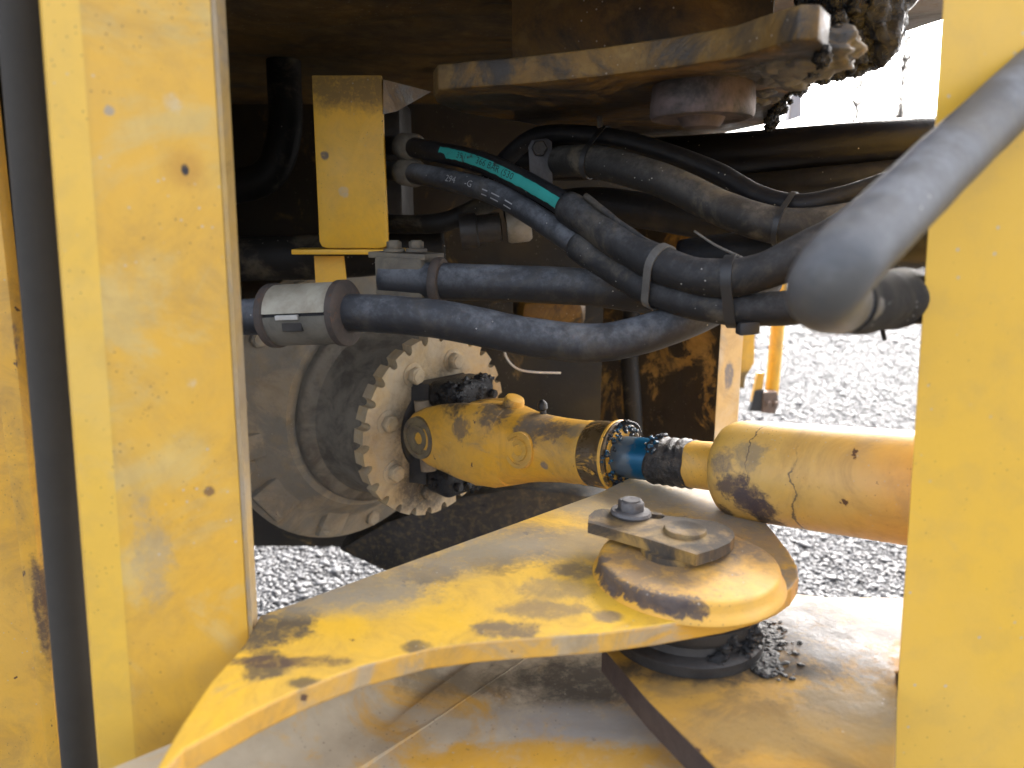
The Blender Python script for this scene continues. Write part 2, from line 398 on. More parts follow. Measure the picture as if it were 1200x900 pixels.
# ------------------------------------------------------------------ left frame post
Z = lambda rel: HC + rel
def vert_edge(x0, y0, x1, y1, Y, ztop, zbot):
    """near-upright edge seen through two pixels, on plane Y, run to heights ztop and zbot"""
    a, b = PY(x0, y0, Y), PY(x1, y1, Y); k = lambda z: a + (b - a) * ((z - a.z) / (b.z - a.z)); return k(ztop), k(zbot)
m_post = paint('yellow_post', base=(.61, .335, .034), fade=.6, fadecol=(.56, .375, .085), grime=.34, dust=.50, dustcol=(.55, .40, .15), grease=.02, rust=.0, chips=.25, scale=.9, seed=2, rough=.5, bump=.15,
    lines=[(PY(180, 450, .45), V(.5, 0, 1).normalized(), z_, .00035, PY(x_, y_, .445), .013) for z_, x_, y_ in ((.105, 175, 275),)],
    spots=[dict(c=PY(217, 198, .45), r=.010, col=(.42, .21, .03), amp=.5, soft=.7, k=.7), dict(c=PY(217, 199, .45), r=(.0017, .004, .0032), col=(.02, .018, .02), amp=.35, soft=.3, k=1),
           dict(c=PY(243, 390, .45), r=.0022, col=(.16, .08, .03), amp=.7), dict(c=PY(245, 575, .45), r=.0032, col=(.17, .09, .035), amp=1.0), dict(c=PY(215, 580, .45), r=.002, col=(.2, .12, .06), amp=.8), dict(c=PY(279, 632, .455), r=.0045, col=(.04, .03, .025), amp=.4),
           dict(c=PY(222, 448, .45), r=.005, col=(.55, .46, .32), amp=.6, k=.6), dict(c=PY(107, 60, .42), r=.0018, col=(.12, .12, .12), amp=.5), dict(c=PY(128, 130, .43), r=.003, col=(.3, .26, .2), amp=.5),
           dict(c=PY(205, 120, .445), r=.006, col=(.52, .43, .27), amp=.7, k=.6), dict(c=PY(185, 640, .445), r=(.012, .02, .035), col=(.36, .27, .14), amp=.8, k=.7)])
m_rim = paint('worn_edge', base=(.46, .29, .08), fade=.6, fadecol=(.27, .25, .22), dust=.5, dustcol=(.27, .25, .22), grease=.2, rust=.25, chips=.5, seed=5)
zt, zb = Z(.55), Z(-.62)
post = thing('frame_post', 'faded yellow steel post with folded edge beside the yellow side panel', 'post', V(-.22, .45, Z(-.62)))
e = [vert_edge(40, 0, 99, 750, .425, zt, zb), vert_edge(97, 0, 152, 750, .425, zt, zb), vert_edge(246, 0, 291, 750, .462, zt, zb)]
def ring_at(i): 
    L, S, Rr = e[0][i], e[1][i], e[2][i]; b = V(.004, .022, 0)
    return [L + V(0, .05, 0), L + V(-.001, .006, 0), L + V(.004, 0, 0), S + V(-.002, 0, 0), S + V(.002, .001, 0), Rr + V(-.004, -.0015, 0), Rr, Rr + V(-.002, .018, 0), S + b, L + V(.012, .03, 0), L + V(.012, .05, 0)]
m_fold = paint('yellow_post_fold', base=(.69, .41, .05), fade=.4, fadecol=(.66, .44, .12), dust=.12, dustcol=(.5, .38, .18), grease=.0, rust=.0, chips=.15, seed=3, rough=.45, bump=.1, grime=.12)
o = obj('upright', loft([ring_at(0), ring_at(1)]), m_post, post, 40); o.data.materials.append(m_fold)
for p in o.data.polygons:
    if p.center.x + o.location.x + WL[post].x < -.236 and abs(p.normal.z) < .5: p.material_index = 1
sa_, sb_ = vert_edge(24, 0, 84, 750, .50, zt, zb)
obj('gap_shade_strip', tube([sa_, (sa_ + sb_) / 2, sb_], .0135, 24, .2), plain('gap_shade', (.036, .030, .022), .85), post, 180)  # dark strip added to stand in for the shaded gap beside the post
e2 = (vert_edge(247, 0, 292, 750, .4625, zt, zb), vert_edge(261, 0, 301, 750, .478, zt, zb))
obj('edge_strip', loft([[q + V(0, 0, 0) for q in (e2[0][i], e2[0][i] + V(.003, -.0005, 0), e2[1][i], e2[1][i] + V(-.003, .012, 0), e2[0][i] + V(0, .012, 0))] for i in (0, 1)]), m_rim, post, 40)

# far-left side panel
m_panel = paint('yellow_panel', fade=.2, dust=.12, grease=.10, rust=.14, chips=.8, seed=8, rough=.4,
    spots=[dict(c=PY(10, 675, .62), r=.006, col=(.06, .04, .03), amp=.5), dict(c=PY(48, 720, .62), r=(.008, .02, .05), col=(.05, .03, .03), amp=.4), dict(c=PY(14, 410, .615), r=(.003, .02, .025), col=(.08, .06, .07), amp=.7)])
pan = thing('side_panel', 'narrow bright yellow side panel with raised edge strip left of the post', 'panel', V(-.6, .63, Z(-.8)))
a0, a1 = vert_edge(-20, 0, 47, 620, .63, Z(.5), Z(-.8)); b0, b1 = vert_edge(-60, 0, 22, 620, .63, Z(.5), Z(-.8))
obj('sheet', prism([b0 + V(-.5, 0, 0), b0 + V(.004, 0, 0), b1 + V(.004, 0, 0), b1 + V(-.5, 0, 0)], V(0, .006, 0)), m_panel, pan)
obj('edge_strip', prism([b0 + V(0.002, -.007, 0), a0 + V(0, -.007, 0), a1 + V(0, -.007, 0), b1 + V(.002, -.007, 0)], V(0, .016, 0), bw=.002), m_panel, pan, 40)

# ------------------------------------------------------------------ right frame post
m_rpost = paint('yellow_right_post', base=(.70, .40, .036), grime=.07, speck=.2, fade=.2, dust=.04, dustcol=(.48, .34, .14), grease=.0, rust=.0, chips=.15, scale=.6, seed=13, rough=.45, bump=.1)
rp_ = thing('frame_post', 'bright yellow flat steel post beside the thick drive shaft tube', 'post', V(.3, .47, Z(-.75)))
c0, c1 = vert_edge(1106, 0, 1046, 900, .47, Z(.55), Z(-.75))
obj('upright', loft([[q, q + V(.30, 0, 0), q + V(.30, .016, 0), q + V(.0085, .016, 0)] for q in (c0, c1)]), m_rpost, rp_)
# ------------------------------------------------------------------ lower hinge plate
ZH = -.27
fr_px = [(168, 930), (215, 878), (300, 832), (350, 808), (420, 781), (500, 760), (560, 752), (610, 748), (700, 742), (770, 733), (850, 719), (888, 709), (912, 699), (928, 688), (936, 676), (934, 662), (924, 645), (906, 622), (880, 592), (850, 566), (832, 556), (805, 551), (757, 550), (700, 578), (500, 650), (304, 721), (286, 755), (246, 800), (212, 850), (186, 895)]
topo = [PG(x, y, ZH) for x, y in fr_px]
spots = lambda L: [dict(c=PG(x, y, ZH), r=(a * .001, b * .001, .03), col=c, **k) for x, y, a, b, c, k in L]
dk = (.045, .040, .036); tn = (.22, .185, .13)
m_hinge = paint('yellow_hinge_plate', base=(.66, .38, .026), fade=.25, dust=.20, dustcol=(.27, .23, .17), grease=.0, rust=.12, chips=.7, scale=1.1, seed=21, rough=.5, bump=.3, spots=spots([
    (620, 635, 70, 38, (.15, .125, .10), dict(amp=.8, soft=.5, k=.85, scale=22)), (560, 655, 45, 24, dk, dict(amp=.9, soft=.4, k=.7, seed=2)), (420, 690, 60, 22, (.23, .19, .13), dict(amp=.8, soft=.4, k=.85, seed=3)), (500, 672, 24, 16, dk, dict(amp=.9, seed=13, k=.7)),
    (320, 735, 26, 26, dk, dict(amp=.9, soft=.3, k=.92, seed=4)), (312, 780, 16, 16, dk, dict(amp=.9, k=.85, seed=5)), (590, 738, 22, 10, (.09, .07, .06), dict(amp=.9, k=.85, seed=6)), (640, 715, 30, 12, (.17, .12, .075), dict(amp=.8, k=.7, seed=7)),
    (672, 668, 18, 14, (.10, .08, .065), dict(amp=.7, k=.8, seed=8)), (712, 722, 11, 8, (.16, .115, .08), dict(amp=.4, k=.8, seed=9)), (652, 690, 24, 18, (.2, .15, .09), dict(amp=.8, k=.6, seed=10)), (490, 758, 9, 7, dk, dict(amp=.6, k=.8, seed=11)), (355, 800, 10, 6, dk, dict(amp=.6, k=.8, seed=12)),
    (790, 575, 105, 60, (.29, .26, .21), dict(amp=.6, soft=.5, k=.9, scale=26, seed=14)), (880, 630, 40, 60, (.24, .21, .17), dict(amp=.6, k=.8, seed=15)), (330, 775, 40, 6, (.07, .04, .03), dict(amp=.9, k=.8, seed=16)), (925, 680, 30, 22, (.16, .15, .14), dict(amp=.5, k=.85, rough=.4, seed=17)),
    (700, 590, 60, 40, (.30, .24, .15), dict(amp=.5, soft=.6, k=.8, scale=22)), (560, 640, 55, 30, (.28, .23, .15), dict(amp=.5, soft=.6, k=.75, scale=22)), (480, 665, 50, 24, (.27, .22, .15), dict(amp=.5, soft=.6, k=.75, scale=22)), (380, 702, 60, 24, (.25, .21, .15), dict(amp=.5, soft=.6, k=.8, scale=22)), (850, 590, 50, 70, (.26, .23, .19), dict(amp=.6, soft=.5, k=.85, scale=22)), (690, 640, 26, 40, (.40, .27, .10), dict(amp=.6, soft=.5, k=.6, scale=22))]))
m_hedge = paint('hinge_plate_edge', base=(.60, .30, .03), fade=.3, dust=.5, dustcol=(.33, .28, .2), grease=.12, rust=.38, chips=1.0, seed=24, scale=1.6)
hinge = thing('hinge_plate', 'worn yellow triangular hinge plate carrying the round pin cap', 'hinge plate', V(.1, .6, Z(ZH - .016)))
o = obj('plate', prism(topo, V(0, 0, -.016), bw=.0018), m_hinge, hinge)
o.data.materials.append(m_hedge)
for p in o.data.polygons:
    if abs(p.normal.z) < .5: p.material_index = 1
PC = PG(806, 655, ZH + .0135); PCb = V(PC.x, PC.y, Z(ZH))
def around(ang, r, z): return V(PC.x + r * math.cos(R(ang)), PC.y + r * math.sin(R(ang)), Z(z))
m_boss = paint('yellow_pin_cap', fade=.3, dust=.25, dustcol=(.25, .21, .16), grease=.0, rust=.05, chips=.4, seed=31, rough=.5,
    spots=[dict(c=around(a, .0695, ZH + .008), r=(.011, .011, .0065), col=(.05, .034, .03), amp=.8, soft=.15, k=.93, seed=i) for i, a in enumerate((-178, -168, -158, -148, -138, -128, -118, -108, -99))] +
          [dict(c=around(-150, .035, ZH + .0135), r=(.05, .04, .012), col=(.13, .10, .08), amp=.6, soft=.5, k=.8, seed=11), dict(c=around(40, .06, ZH + .0135), r=(.05, .05, .02), col=(.12, .105, .095), amp=.5, soft=.5, k=.85, seed=12)])
obj('pin_cap', lathe(PCb, V(0, 0, 1), [(-.002, .0752), (.001, .0746), (.0025, .0728), (.004, .0715), (.006, .0706), (.0105, .0702), (.0122, .0695), (.0132, .0678), (.0135, .065), (.0135, 0)], 72), m_boss, hinge, 50)

# lock plate
ZL = ZH + .0135 + .0145
lk = [(689, 612), (690, 604), (697, 598), (706, 596), (760, 602), (833, 610), (850, 615), (859, 622), (861, 629), (855, 636), (840, 643), (816, 650), (760, 632)]
lpx = [PG(x, y, ZL) for x, y in lk]
slc = PG(752, 602, ZL); sdv = (PG(800, 608, ZL) - PG(740, 600, ZL)).normalized(); sn = V(-sdv.y, sdv.x, 0)
slot = [slc + sdv * (.0075 * math.cos(a) + (.012 if math.cos(a) > 0 else -.012)) + sn * .0078 * math.sin(a) for a in [2 * math.pi * (k + .5) / 20 for k in range(20)]]
m_lock = paint('lock_plate_paint', base=(.20, .11, .02), fade=.3, dust=.9, dustcol=(.050, .044, .039), grimecol=(.025, .021, .018), grime=.8, grease=.12, rust=.25, chips=.8, seed=41, scale=1.5, rough=.55, updust=.55,
    spots=[dict(c=PG(800, 630, ZL), r=(.022, .014, .008), col=(.33, .21, .07), amp=.7, k=.7)])
lock = thing('lock_plate', 'dusty steel lock plate bolted on top of the round pin cap', 'plate', V(PC.x, PC.y, Z(ZL - .011)))
obj('bar', prism(lpx, V(0, 0, -.0095), [slot], bw=0), m_lock, lock)
obj('spacer', lathe(PG(790, 628, ZL) - V(0, 0, .0146), V(0, 0, 1), [(0, .026), (.0052, .026)], 32), m_lock, lock, 40)
obj('dowel', lathe(PG(803, 622, ZL), V(0, 0, 1), [(-.002, .0178), (.0015, .0175), (.0028, .0165), (.003, .013), (.0022, .0115), (.0022, 0)], 36), m_lock, lock, 40)
m_bolt = metal('dusty_bolt', (.13, .125, .125), (.07, .06, .055), .6, .3, .5, .1, 3, 2)
bo = PG(739, 603, ZL)
bl = obj('bolt', hexbolt(bo + V(0, 0, .0035), V(0, 0, 1), .0118, .0095, 0, .4), m_bolt, lock, 35)
obj('washer', lathe(bo, V(0.05, 0.02, 1), [(-.0105, .009), (-.0005, .010), (0, .0165), (.0018, .0178), (.0042, .0165), (.0046, .0105)], 40), m_bolt, bl, 40)

# bearing ring under the hinge plate, and the lower frame it sits on
ZLOW = -.322
m_greasy = grease_mat('black_grease'); m_dark = metal('oily_steel', (.036, .032, .028), (.016, .014, .013), .45, .2, .6, .15, 6)
brg = thing('bearing_ring', 'grease covered bearing ring between hinge plate and lower frame', 'bearing', V(PC.x, PC.y, Z(ZLOW)))
hh = ZH - .0165 - ZLOW
obj('ring', lathe(V(PC.x, PC.y, Z(ZLOW) + .0005), V(0, 0, 1), [(0, .0615), (.008, .0615), (.010, .059), (.012, .053), (.018, .052), (.021, .056), (.025, .0575), (hh - .004, .0575), (hh - .001, .052)], 64), m_dark, brg, 40)
bm = nb()
for k in range(26):
    a = random.uniform(-80, -25); s_ = random.uniform(.002, .005); zz = ZLOW + random.uniform(.004, .028)
    lump(around(a, .055, zz), (s_ * 1.5, s_, s_), .8, 2.2, k, 3, bm)
for k in range(420):
    a = random.uniform(-52, 35); rr = .054 + abs(random.gauss(0, .014)); s_ = random.uniform(.0006, .0019) * (1.25 if rr < .075 else .7)
    lump(around(a, rr, ZLOW + .0006), (s_ * 1.9, s_ * 1.6, s_ * .55), .6, 1.8, 40 + k, 3, bm)
stuff(obj('grease', bm, m_greasy, brg, 180))

pe = c0 + (c1 - c0) * ((Z(ZLOW) - c0.z) / (c1.z - c0.z))
low = [PG(x, y, ZLOW) for x, y in [(705, 758), (760, 822), (800, 862), (850, 912), (905, 985)]] + [PG(1044, 985, ZLOW), PG(1050, 890, ZLOW), V(pe.x - .0006, .4695, Z(ZLOW)), V(pe.x + .0075, .4875, Z(ZLOW)), V(pe.x + .42, .4875, Z(ZLOW))] + [PG(x, y, ZLOW) for x, y in [(1400, 705), (1056, 700), (968, 699), (930, 695), (880, 686), (780, 690), (720, 720)]]
m_low = paint('lower_frame_paint', base=(.44, .225, .02), fade=.5, fadecol=(.27, .17, .06), dust=.50, dustcol=(.17, .11, .045), grease=.06, rust=.05, chips=.6, seed=51, rough=.6, bump=.35, oily=.4, spec=.25, spots=
    [dict(c=PG(x, y, ZLOW), r=(a * .001, b * .001, .03), col=c, **k) for x, y, a, b, c, k in [
     (950, 735, 60, 70, (.022, .022, .025), dict(amp=.85, soft=.35, k=.95, rough=.36)), (1030, 720, 60, 40, (.10, .093, .088), dict(amp=.8, soft=.5, k=.85, seed=2, rough=.68)), (840, 785, 85, 16, (.03, .025, .02), dict(amp=.5, soft=.4, k=.92, seed=3)), (1000, 830, 40, 30, (.19, .15, .09), dict(amp=.9, k=.6, seed=4, rough=.35)), (790, 780, 16, 10, (.55, .29, .03), dict(amp=.8, seed=5)), (930, 860, 60, 20, (.30, .19, .06), dict(amp=.9, seed=6, k=.6))]])
m_rustedge = metal('rusty_edge', (.075, .052, .04), (.05, .032, .026), .7, .1, .6, .35, 7, 1.5)
lf = thing('lower_frame', 'oily yellow lower frame with rusty cut edge under the hinge plate', 'frame', V(.25, .6, Z(-.40)))
o = obj('plate', prism(low, V(0, 0, -.022), bw=.0015), m_low, lf); o.data.materials.append(m_rustedge)
for p in o.data.polygons:
    if abs(p.normal.z) < .5: p.material_index = 1
# concave web and floor left of the cut edge
ZW = -.370
m_web = paint('dusty_web', base=(.58, .30, .03), fade=.4, dust=.95, dustcol=(.47, .40, .29), grime=.25, grease=.05, rust=.05, chips=.5, seed=61, scale=.9, rough=.6, spots=
    [dict(c=PG(x, y, ZW), r=(a * .001, b * .001, .05), col=c, **k) for x, y, a, b, c, k in [
     (700, 800, 75, 35, (.03, .026, .022), dict(amp=.6, soft=.5, k=.92)), (690, 850, 70, 22, (.33, .31, .28), dict(amp=.6, soft=.5, k=.9, seed=2)), (640, 890, 90, 20, (.58, .30, .03), dict(amp=.5, soft=.3, k=.9, seed=3)), (520, 800, 60, 18, (.12, .09, .05), dict(amp=.7, soft=.5, k=.6, seed=4))]])
fl = [PG(x, y, ZW) for x, y in [(600, 742), (720, 742), (800, 830), (900, 930), (960, 1010), (300, 1010), (400, 895), (500, 815)]]
obj('floor_plate', prism(fl, V(0, 0, -.015)), m_web, lf)
A0 = [(-40, 960, -.300), (120, 905, -.305), (240, 855, -.312), (330, 815, -.325), (420, 785, -.340), (520, 760, -.358), (640, 730, ZW)]
A1 = [(-40, 1060, -.315), (120, 1030, -.325), (240, 985, -.345), (330, 945, -.355), (420, 900, -.366), (500, 850, ZW + .001), (655, 745, ZW + .001)]
rows = []
for k in range(9):
    t_ = k / 8; row = []
    for (x0, y0, z0), (x1, y1, z1) in zip(A0, A1):
        z = z0 + (z1 - z0) * t_ - .012 * math.sin(math.pi * t_); row.append(PG(x0 + (x1 - x0) * t_, y0 + (y1 - y0) * t_, z))
    rows.append(row)
bm = loft(rows, closed=False, cap=False)
r_ = bmesh.ops.extrude_face_region(bm, geom=list(bm.faces), use_keep_orig=True); bmesh.ops.translate(bm, verts=[g for g in r_['geom'] if isinstance(g, bmesh.types.BMVert)], vec=(0, 0, -.012))
obj('web', bm, m_web, lf, 50)

# ------------------------------------------------------------------ drive shaft
SA, SB = P(1062, 571, .62), P(500, 510, 1.03)
SD = (SA - SB).normalized()
def on_axis(px):                          # distance from SB along the shaft for a pixel column
    lo, hi = -.3, 1.2
    for _ in range(50):
        m = (lo + hi) / 2; q = SB + SD * m - CAM; x = 600 + F * q.dot(RT) / q.dot(FW)
        if x < px: lo = m
        else: hi = m
    return lo
ax = on_axis
sC = SD.cross(V(0, 0, 1)).normalized()
if sC.dot(CAM - SB) < 0: sC = -sC
sV = SD.cross(sC).normalized(); sV = sV if sV.z > 0 else -sV
def sh(px, a, v, r=0): return SB + SD * ax(px) + sC * a + sV * v
shaft = thing('drive_shaft', 'yellow drive shaft with universal joint and greased sliding splines', 'drive shaft', SB + V(0, 0, -.05))
sp_t = lambda L: [dict(c=SB + SD * ax(x) + (sC * math.cos(R(g)) + sV * math.sin(R(g))) * rr, r=(a * .001,) * 3, col=c, **k) for x, g, rr, a, c, k in L]
m_tube = paint('yellow_shaft_tube', base=(.60, .355, .07), fade=.5, fadecol=(.56, .40, .16), dust=.34, dustcol=(.42, .31, .16), grease=.0, rust=.02, chips=.45, seed=71, rough=.4, bump=.2, spots=sp_t([
    (885, -5, .047, 14, (.06, .045, .05), dict(amp=1.3, k=.92)), (900, -18, .047, 16, (.06, .045, .05), dict(amp=1.0, k=.92, seed=2)), (915, -33, .047, 15, (.055, .04, .045), dict(amp=1.0, k=.92, seed=3)), (872, 22, .046, 12, (.16, .13, .10), dict(amp=.9, k=.8, seed=4)), (916, -55, .047, 12, (.03, .025, .025), dict(amp=.9, seed=5)),
    (865, -45, .045, 9, (.05, .035, .03), dict(amp=.9, seed=8)), (900, 35, .047, 14, (.20, .17, .12), dict(amp=.9, seed=10, k=.7))]),
    lines=[(SB, SD, ax(952), .0011, SB + SD * ax(950) + sC * .045 - sV * .02, .05), (SB, SD, ax(900), .0008, SB + SD * ax(905) + sC * .02 + sV * .045, .04)])
m_stub = paint('yellow_shaft_stub', fade=.3, dust=.2, grease=.0, rust=.03, chips=.2, seed=72, rough=.4)
obj('tube', lathe(SB, SD, [(ax(846), .012), (ax(846), .030), (ax(849), .037), (ax(854), .0425), (ax(862), .0462), (ax(873), .0478), (ax(890), .0482), (ax(1062), .0482), (ax(1300), .0482)], 72), m_tube, shaft, 50)
obj('stub', lathe(SB, SD, [(ax(805), .0242), (ax(848), .0246)], 48), m_stub, shaft, 50)
tgm = T('greased_neck'); c_ = tgm.mix(tgm.ss(tgm.noise(60, 6, .7), .45, .65), (.02, .018, .017), (.075, .06, .045)); tgm.l(c_, tgm.b.inputs['Base Color']); tgm.b.inputs['Roughness'].default_value = .35
tgm.l(tgm.bump(tgm.noise(150, 6, .7), .9, .004), tgm.b.inputs['Normal'])
neck = []
for k in range(13):
    t_ = ax(768) + (ax(811) - ax(768)) * k / 12; neck.append((t_, .0252 + .0008 * math.sin(k * 2.1)))
bm = lathe(SB, SD, neck, 56)
for v in bm.verts:
    q = v.co - SB; rad = q - SD * q.dot(SD)
    if rad.length > .01: v.co += rad.normalized() * .0014 * mnoise.noise(v.co * 160) + SD * .004 * mnoise.noise(v.co * 60)
obj('greased_neck', bm, tgm.m, shaft, 180)
tb = T('blue_spline'); sp_x = tb.vm('DOT_PRODUCT', tb.vm('SUBTRACT', tb.pos, tuple(SB)), tuple(SD))
bmix = tb.ss(tb.math('ADD', sp_x, tb.math('MULTIPLY', tb.math('SUBTRACT', tb.noise(110, 4, .6), .5), .035)), ax(746), ax(754))
tb.l(tb.mix(bmix, (.10, .13, .155), (.005, .085, .17)), tb.b.inputs['Base Color']); tb.b.inputs['Metallic'].default_value = .35; tb.b.inputs['Roughness'].default_value = .3
tb.l(tb.bump(tb.noise(200, 4), .15, .001), tb.b.inputs['Normal'])
obj('spline_shaft', lathe(SB, SD, [(ax(715), .0228), (ax(770), .0228)], 48), tb.m, shaft, 50)
# seal collar
m_collar = paint('greasy_collar', fade=.2, dust=.1, grease=.72, rust=.3, chips=.6, seed=75, scale=2.6, oily=.25, bump=.6)
obj('seal_collar', lathe(SB, SD, [(ax(697), .0345), (ax(698), .0375), (ax(712), .0380), (ax(724), .0384), (ax(726), .0396), (ax(729), .0396), (ax(730), .037), (ax(728), .0300), (ax(722), .0235)], 56), m_collar, shaft, 40)
obj('band', lathe(SB, SD, [(ax(723), .0384), (ax(724), .0404), (ax(726.5), .0404), (ax(728), .0384)], 56), m_stub, shaft, 40)
bm = nb()
for k in range(130):
    g = random.uniform(0, 6.28); rr = random.uniform(.024, .039); s_ = random.uniform(.001, .0030)
    lump(SB + SD * ax(random.uniform(726, 735)) + (sC * math.cos(g) + sV * math.sin(g)) * rr, (s_, s_, s_ * .8), .6, 2, k, 2, bm)
for k in range(22):
    g = R(random.uniform(-110, -50)); s_ = random.uniform(.0012, .0036)
    lump(SB + SD * ax(random.uniform(728, 742)) + (sC * math.cos(g) + sV * math.sin(g)) * random.uniform(.030, .043), (s_, s_, s_), .6, 2, 90 + k, 2, bm)
for k in range(26):
    g = R(random.uniform(30, 110)); s_ = random.uniform(.001, .0022)
    lump(SB + SD * ax(random.uniform(766, 780)) + (sC * math.cos(g) + sV * math.sin(g)) * random.uniform(.0245, .028), (s_ * 1.4, s_, s_), .6, 2, 130 + k, 2, bm)
stuff(obj('grease', bm, grease_mat('blue_grease', (.02, .023, .028), .15, 1), shaft, 180))
obj('grease_curl', tube([SB + SD * ax(732) + sC * .006 + sV * .036, SB + SD * ax(740) + sC * .004 + sV * .040, SB + SD * ax(750) + sV * .036, SB + SD * ax(754) + sV * .026], lambda k: .0026 - .001 * k, 8, .002, .002), m_greasy, shaft, 180)
# sleeve and yoke with two ears
m_yoke = paint('yellow_yoke', base=(.66, .33, .02), fade=.3, dust=.26, dustcol=(.28, .22, .14), grease=.05, rust=.06, chips=.6, seed=81, scale=1.3, rough=.42, bump=.4, spots=sp_t([
    (665, 50, .038, 16, (.09, .075, .07), dict(amp=1.0, k=.85)), (640, 40, .045, 18, (.09, .075, .06), dict(amp=1.0, k=.9, seed=2)), (600, 60, .05, 22, (.07, .06, .05), dict(amp=1.0, k=.9, seed=3)), (560, 70, .055, 26, (.04, .035, .03), dict(amp=.7, k=.92, seed=4)), (520, 70, .055, 24, (.03, .027, .024), dict(amp=.6, k=.95, seed=5)),
    (575, 30, .05, 14, (.12, .095, .07), dict(amp=1.1, k=.8, seed=6)), (545, -55, .05, 18, (.05, .04, .035), dict(amp=.8, k=.85, seed=7)), (512, -50, .05, 14, (.04, .034, .03), dict(amp=.7, k=.9, seed=8)), (660, -15, .037, 5, (.12, .12, .13), dict(amp=.6, k=.8, seed=9)), (640, 70, .045, 20, (.16, .13, .10), dict(amp=.8, k=.8, seed=10)), (690, 60, .037, 10, (.22, .18, .12), dict(amp=.8, k=.8, seed=12))]))
def ov(px, a, ha, hv, p=2.6, vo=0.0, n=40):
    c = SB + SD * ax(px) + sC * a + sV * vo; rg = []
    for k in range(n):
        g = 2 * math.pi * k / n; cx, cv = math.cos(g), math.sin(g)
        rg.append(c + sC * ha * math.copysign(abs(cx) ** (2 / p), cx) + sV * hv * math.copysign(abs(cv) ** (2 / p), cv))
    return rg
bm = loft([ov(697, 0, .0368, .0368, 2), ov(690, 0, .0375, .0375, 2), ov(688, 0, .0368, .0368, 2), ov(660, 0, .0382, .0382, 2), ov(640, 0, .0405, .0405, 2), ov(622, 0, .0435, .044, 2.1), ov(605, .0, .048, .050, 2.3), ov(585, .002, .050, .0535, 2.5), ov(572, .004, .048, .0545, 2.6)])
loft([ov(606, .012, .034, .048, 2.3), ov(594, .022, .027, .0525, 2.5, .002), ov(578, .028, .023, .0525, 2.5, .004), ov(560, .032, .019, .050, 2.4, .006), ov(542, .035, .0165, .045, 2.2, .008), ov(526, .036, .0155, .039, 2.1, .009), ov(514, .036, .0145, .031, 2, .010), ov(505, .036, .011, .018, 2, .010), ov(503, .036, .004, .007, 2, .010)], bm=bm)
loft([ov(600, -.012, .034, .050, 2.3), ov(575, -.026, .024, .053, 2.5), ov(550, -.034, .018, .049, 2.4), ov(525, -.037, .0150, .041, 2.2), ov(505, -.037, .0140, .032, 2), ov(497, -.037, .006, .010, 2)], bm=bm)
yk = obj('yoke', bm, m_yoke, shaft, 60)
m_cap = metal('bearing_cap', (.20, .155, .08), (.10, .08, .06), .55, .2, .4, .2, 9, 2)
def cap_at(o_, d_, r, name, par, mat=None):
    return obj(name, lathe(o_, d_, [(-.006, r * 1.32), (.001, r * 1.3), (.0015, r * 1.02), (-.0008, r), (-.0008, r * .78), (.001, r * .74), (.001, r * .42), (-.0005, r * .38), (-.0005, 0)], 40), mat or m_cap, par, 40)
cap_at(SB + SD * ax(524) + sC * .0515 + sV * .010, sC, .0215, 'bearing_cap', yk)
cap_at(SB + SD * ax(634) + (sC * .96 + sV * .14) * .0425, (sC * .98 + sV * .14), .0165, 'grease_plug', yk, m_stub)
lug = sh(603, -.004, .050); obj('lug', lathe(lug, (sV + SD * .5), [(-.01, .014), (.006, .013), (.010, .0115), (.011, .008), (.0105, 0)], 24), m_yoke, yk, 40)
obj('grease_nipple', lathe(sh(636, -.006, .041), sV, [(-.004, .004), (.004, .004), (.006, .0062), (.012, .0062), (.015, .004), (.017, .002), (.017, 0)], 16), m_dark, yk, 40)
# cross
obj('cross', lathe(SB - sV * .05, sV, [(0, .013), (.028, .013), (.032, .02), (.066, .02), (.072, .013), (.10, .013)], 24), metal('cross_steel', (.33, .26, .17), (.17, .13, .09), .7, 0, .5, .1, 11), shaft, 40)

# ------------------------------------------------------------------ brake drum with notched flange on the axle
ND = V(.735, -.67, -.06).normalized()
D0 = P(509, 497, 1.085)
ns, nu = frame(ND)
def dp(ang, r, t=0.0): return D0 + (ns * math.cos(R(ang)) + nu * math.sin(R(ang))) * r + ND * t
m_disc = paint('notched_flange', base=(.46, .335, .17), fade=.5, fadecol=(.42, .36, .26), dust=.65, dustcol=(.42, .35, .245), grime=.45, grease=.16, greasecol=(.06, .05, .04), rust=.22, chips=.4, seed=91, scale=1.6, rough=.7, bump=.45,
    spots=[dict(c=dp(a, .095, .01), r=.034, col=(.055, .045, .035), amp=.6, soft=.5, k=.9, seed=a) for a in (-62, -88)] + [dict(c=dp(0, 0, .01), r=.075, col=(.07, .058, .045), amp=.5, soft=.4, k=.9, seed=33), dict(c=dp(160, .09, .01), r=.04, col=(.40, .24, .07), amp=.7, soft=.5, k=.7, seed=3), dict(c=dp(200, .1, .01), r=.035, col=(.38, .23, .07), amp=.7, soft=.5, k=.7, seed=4)])
m_drum = metal('drum_iron', (.20, .175, .135), (.10, .085, .065), .8, .1, .4, .05, 14)
m_house = paint('axle_housing', base=(.22, .20, .16), fade=.4, fadecol=(.13, .12, .105), dust=.6, dustcol=(.38, .31, .21), grease=.06, rust=.16, chips=.2, seed=95, rough=.75, bump=.5)
axl = thing('axle_housing', 'dirty grey axle housing with toothed brake flange behind the shaft', 'axle', V(D0.x - .1, D0.y + .1, Z(-.50)))
NT, RO = 27, .1365
pts = []
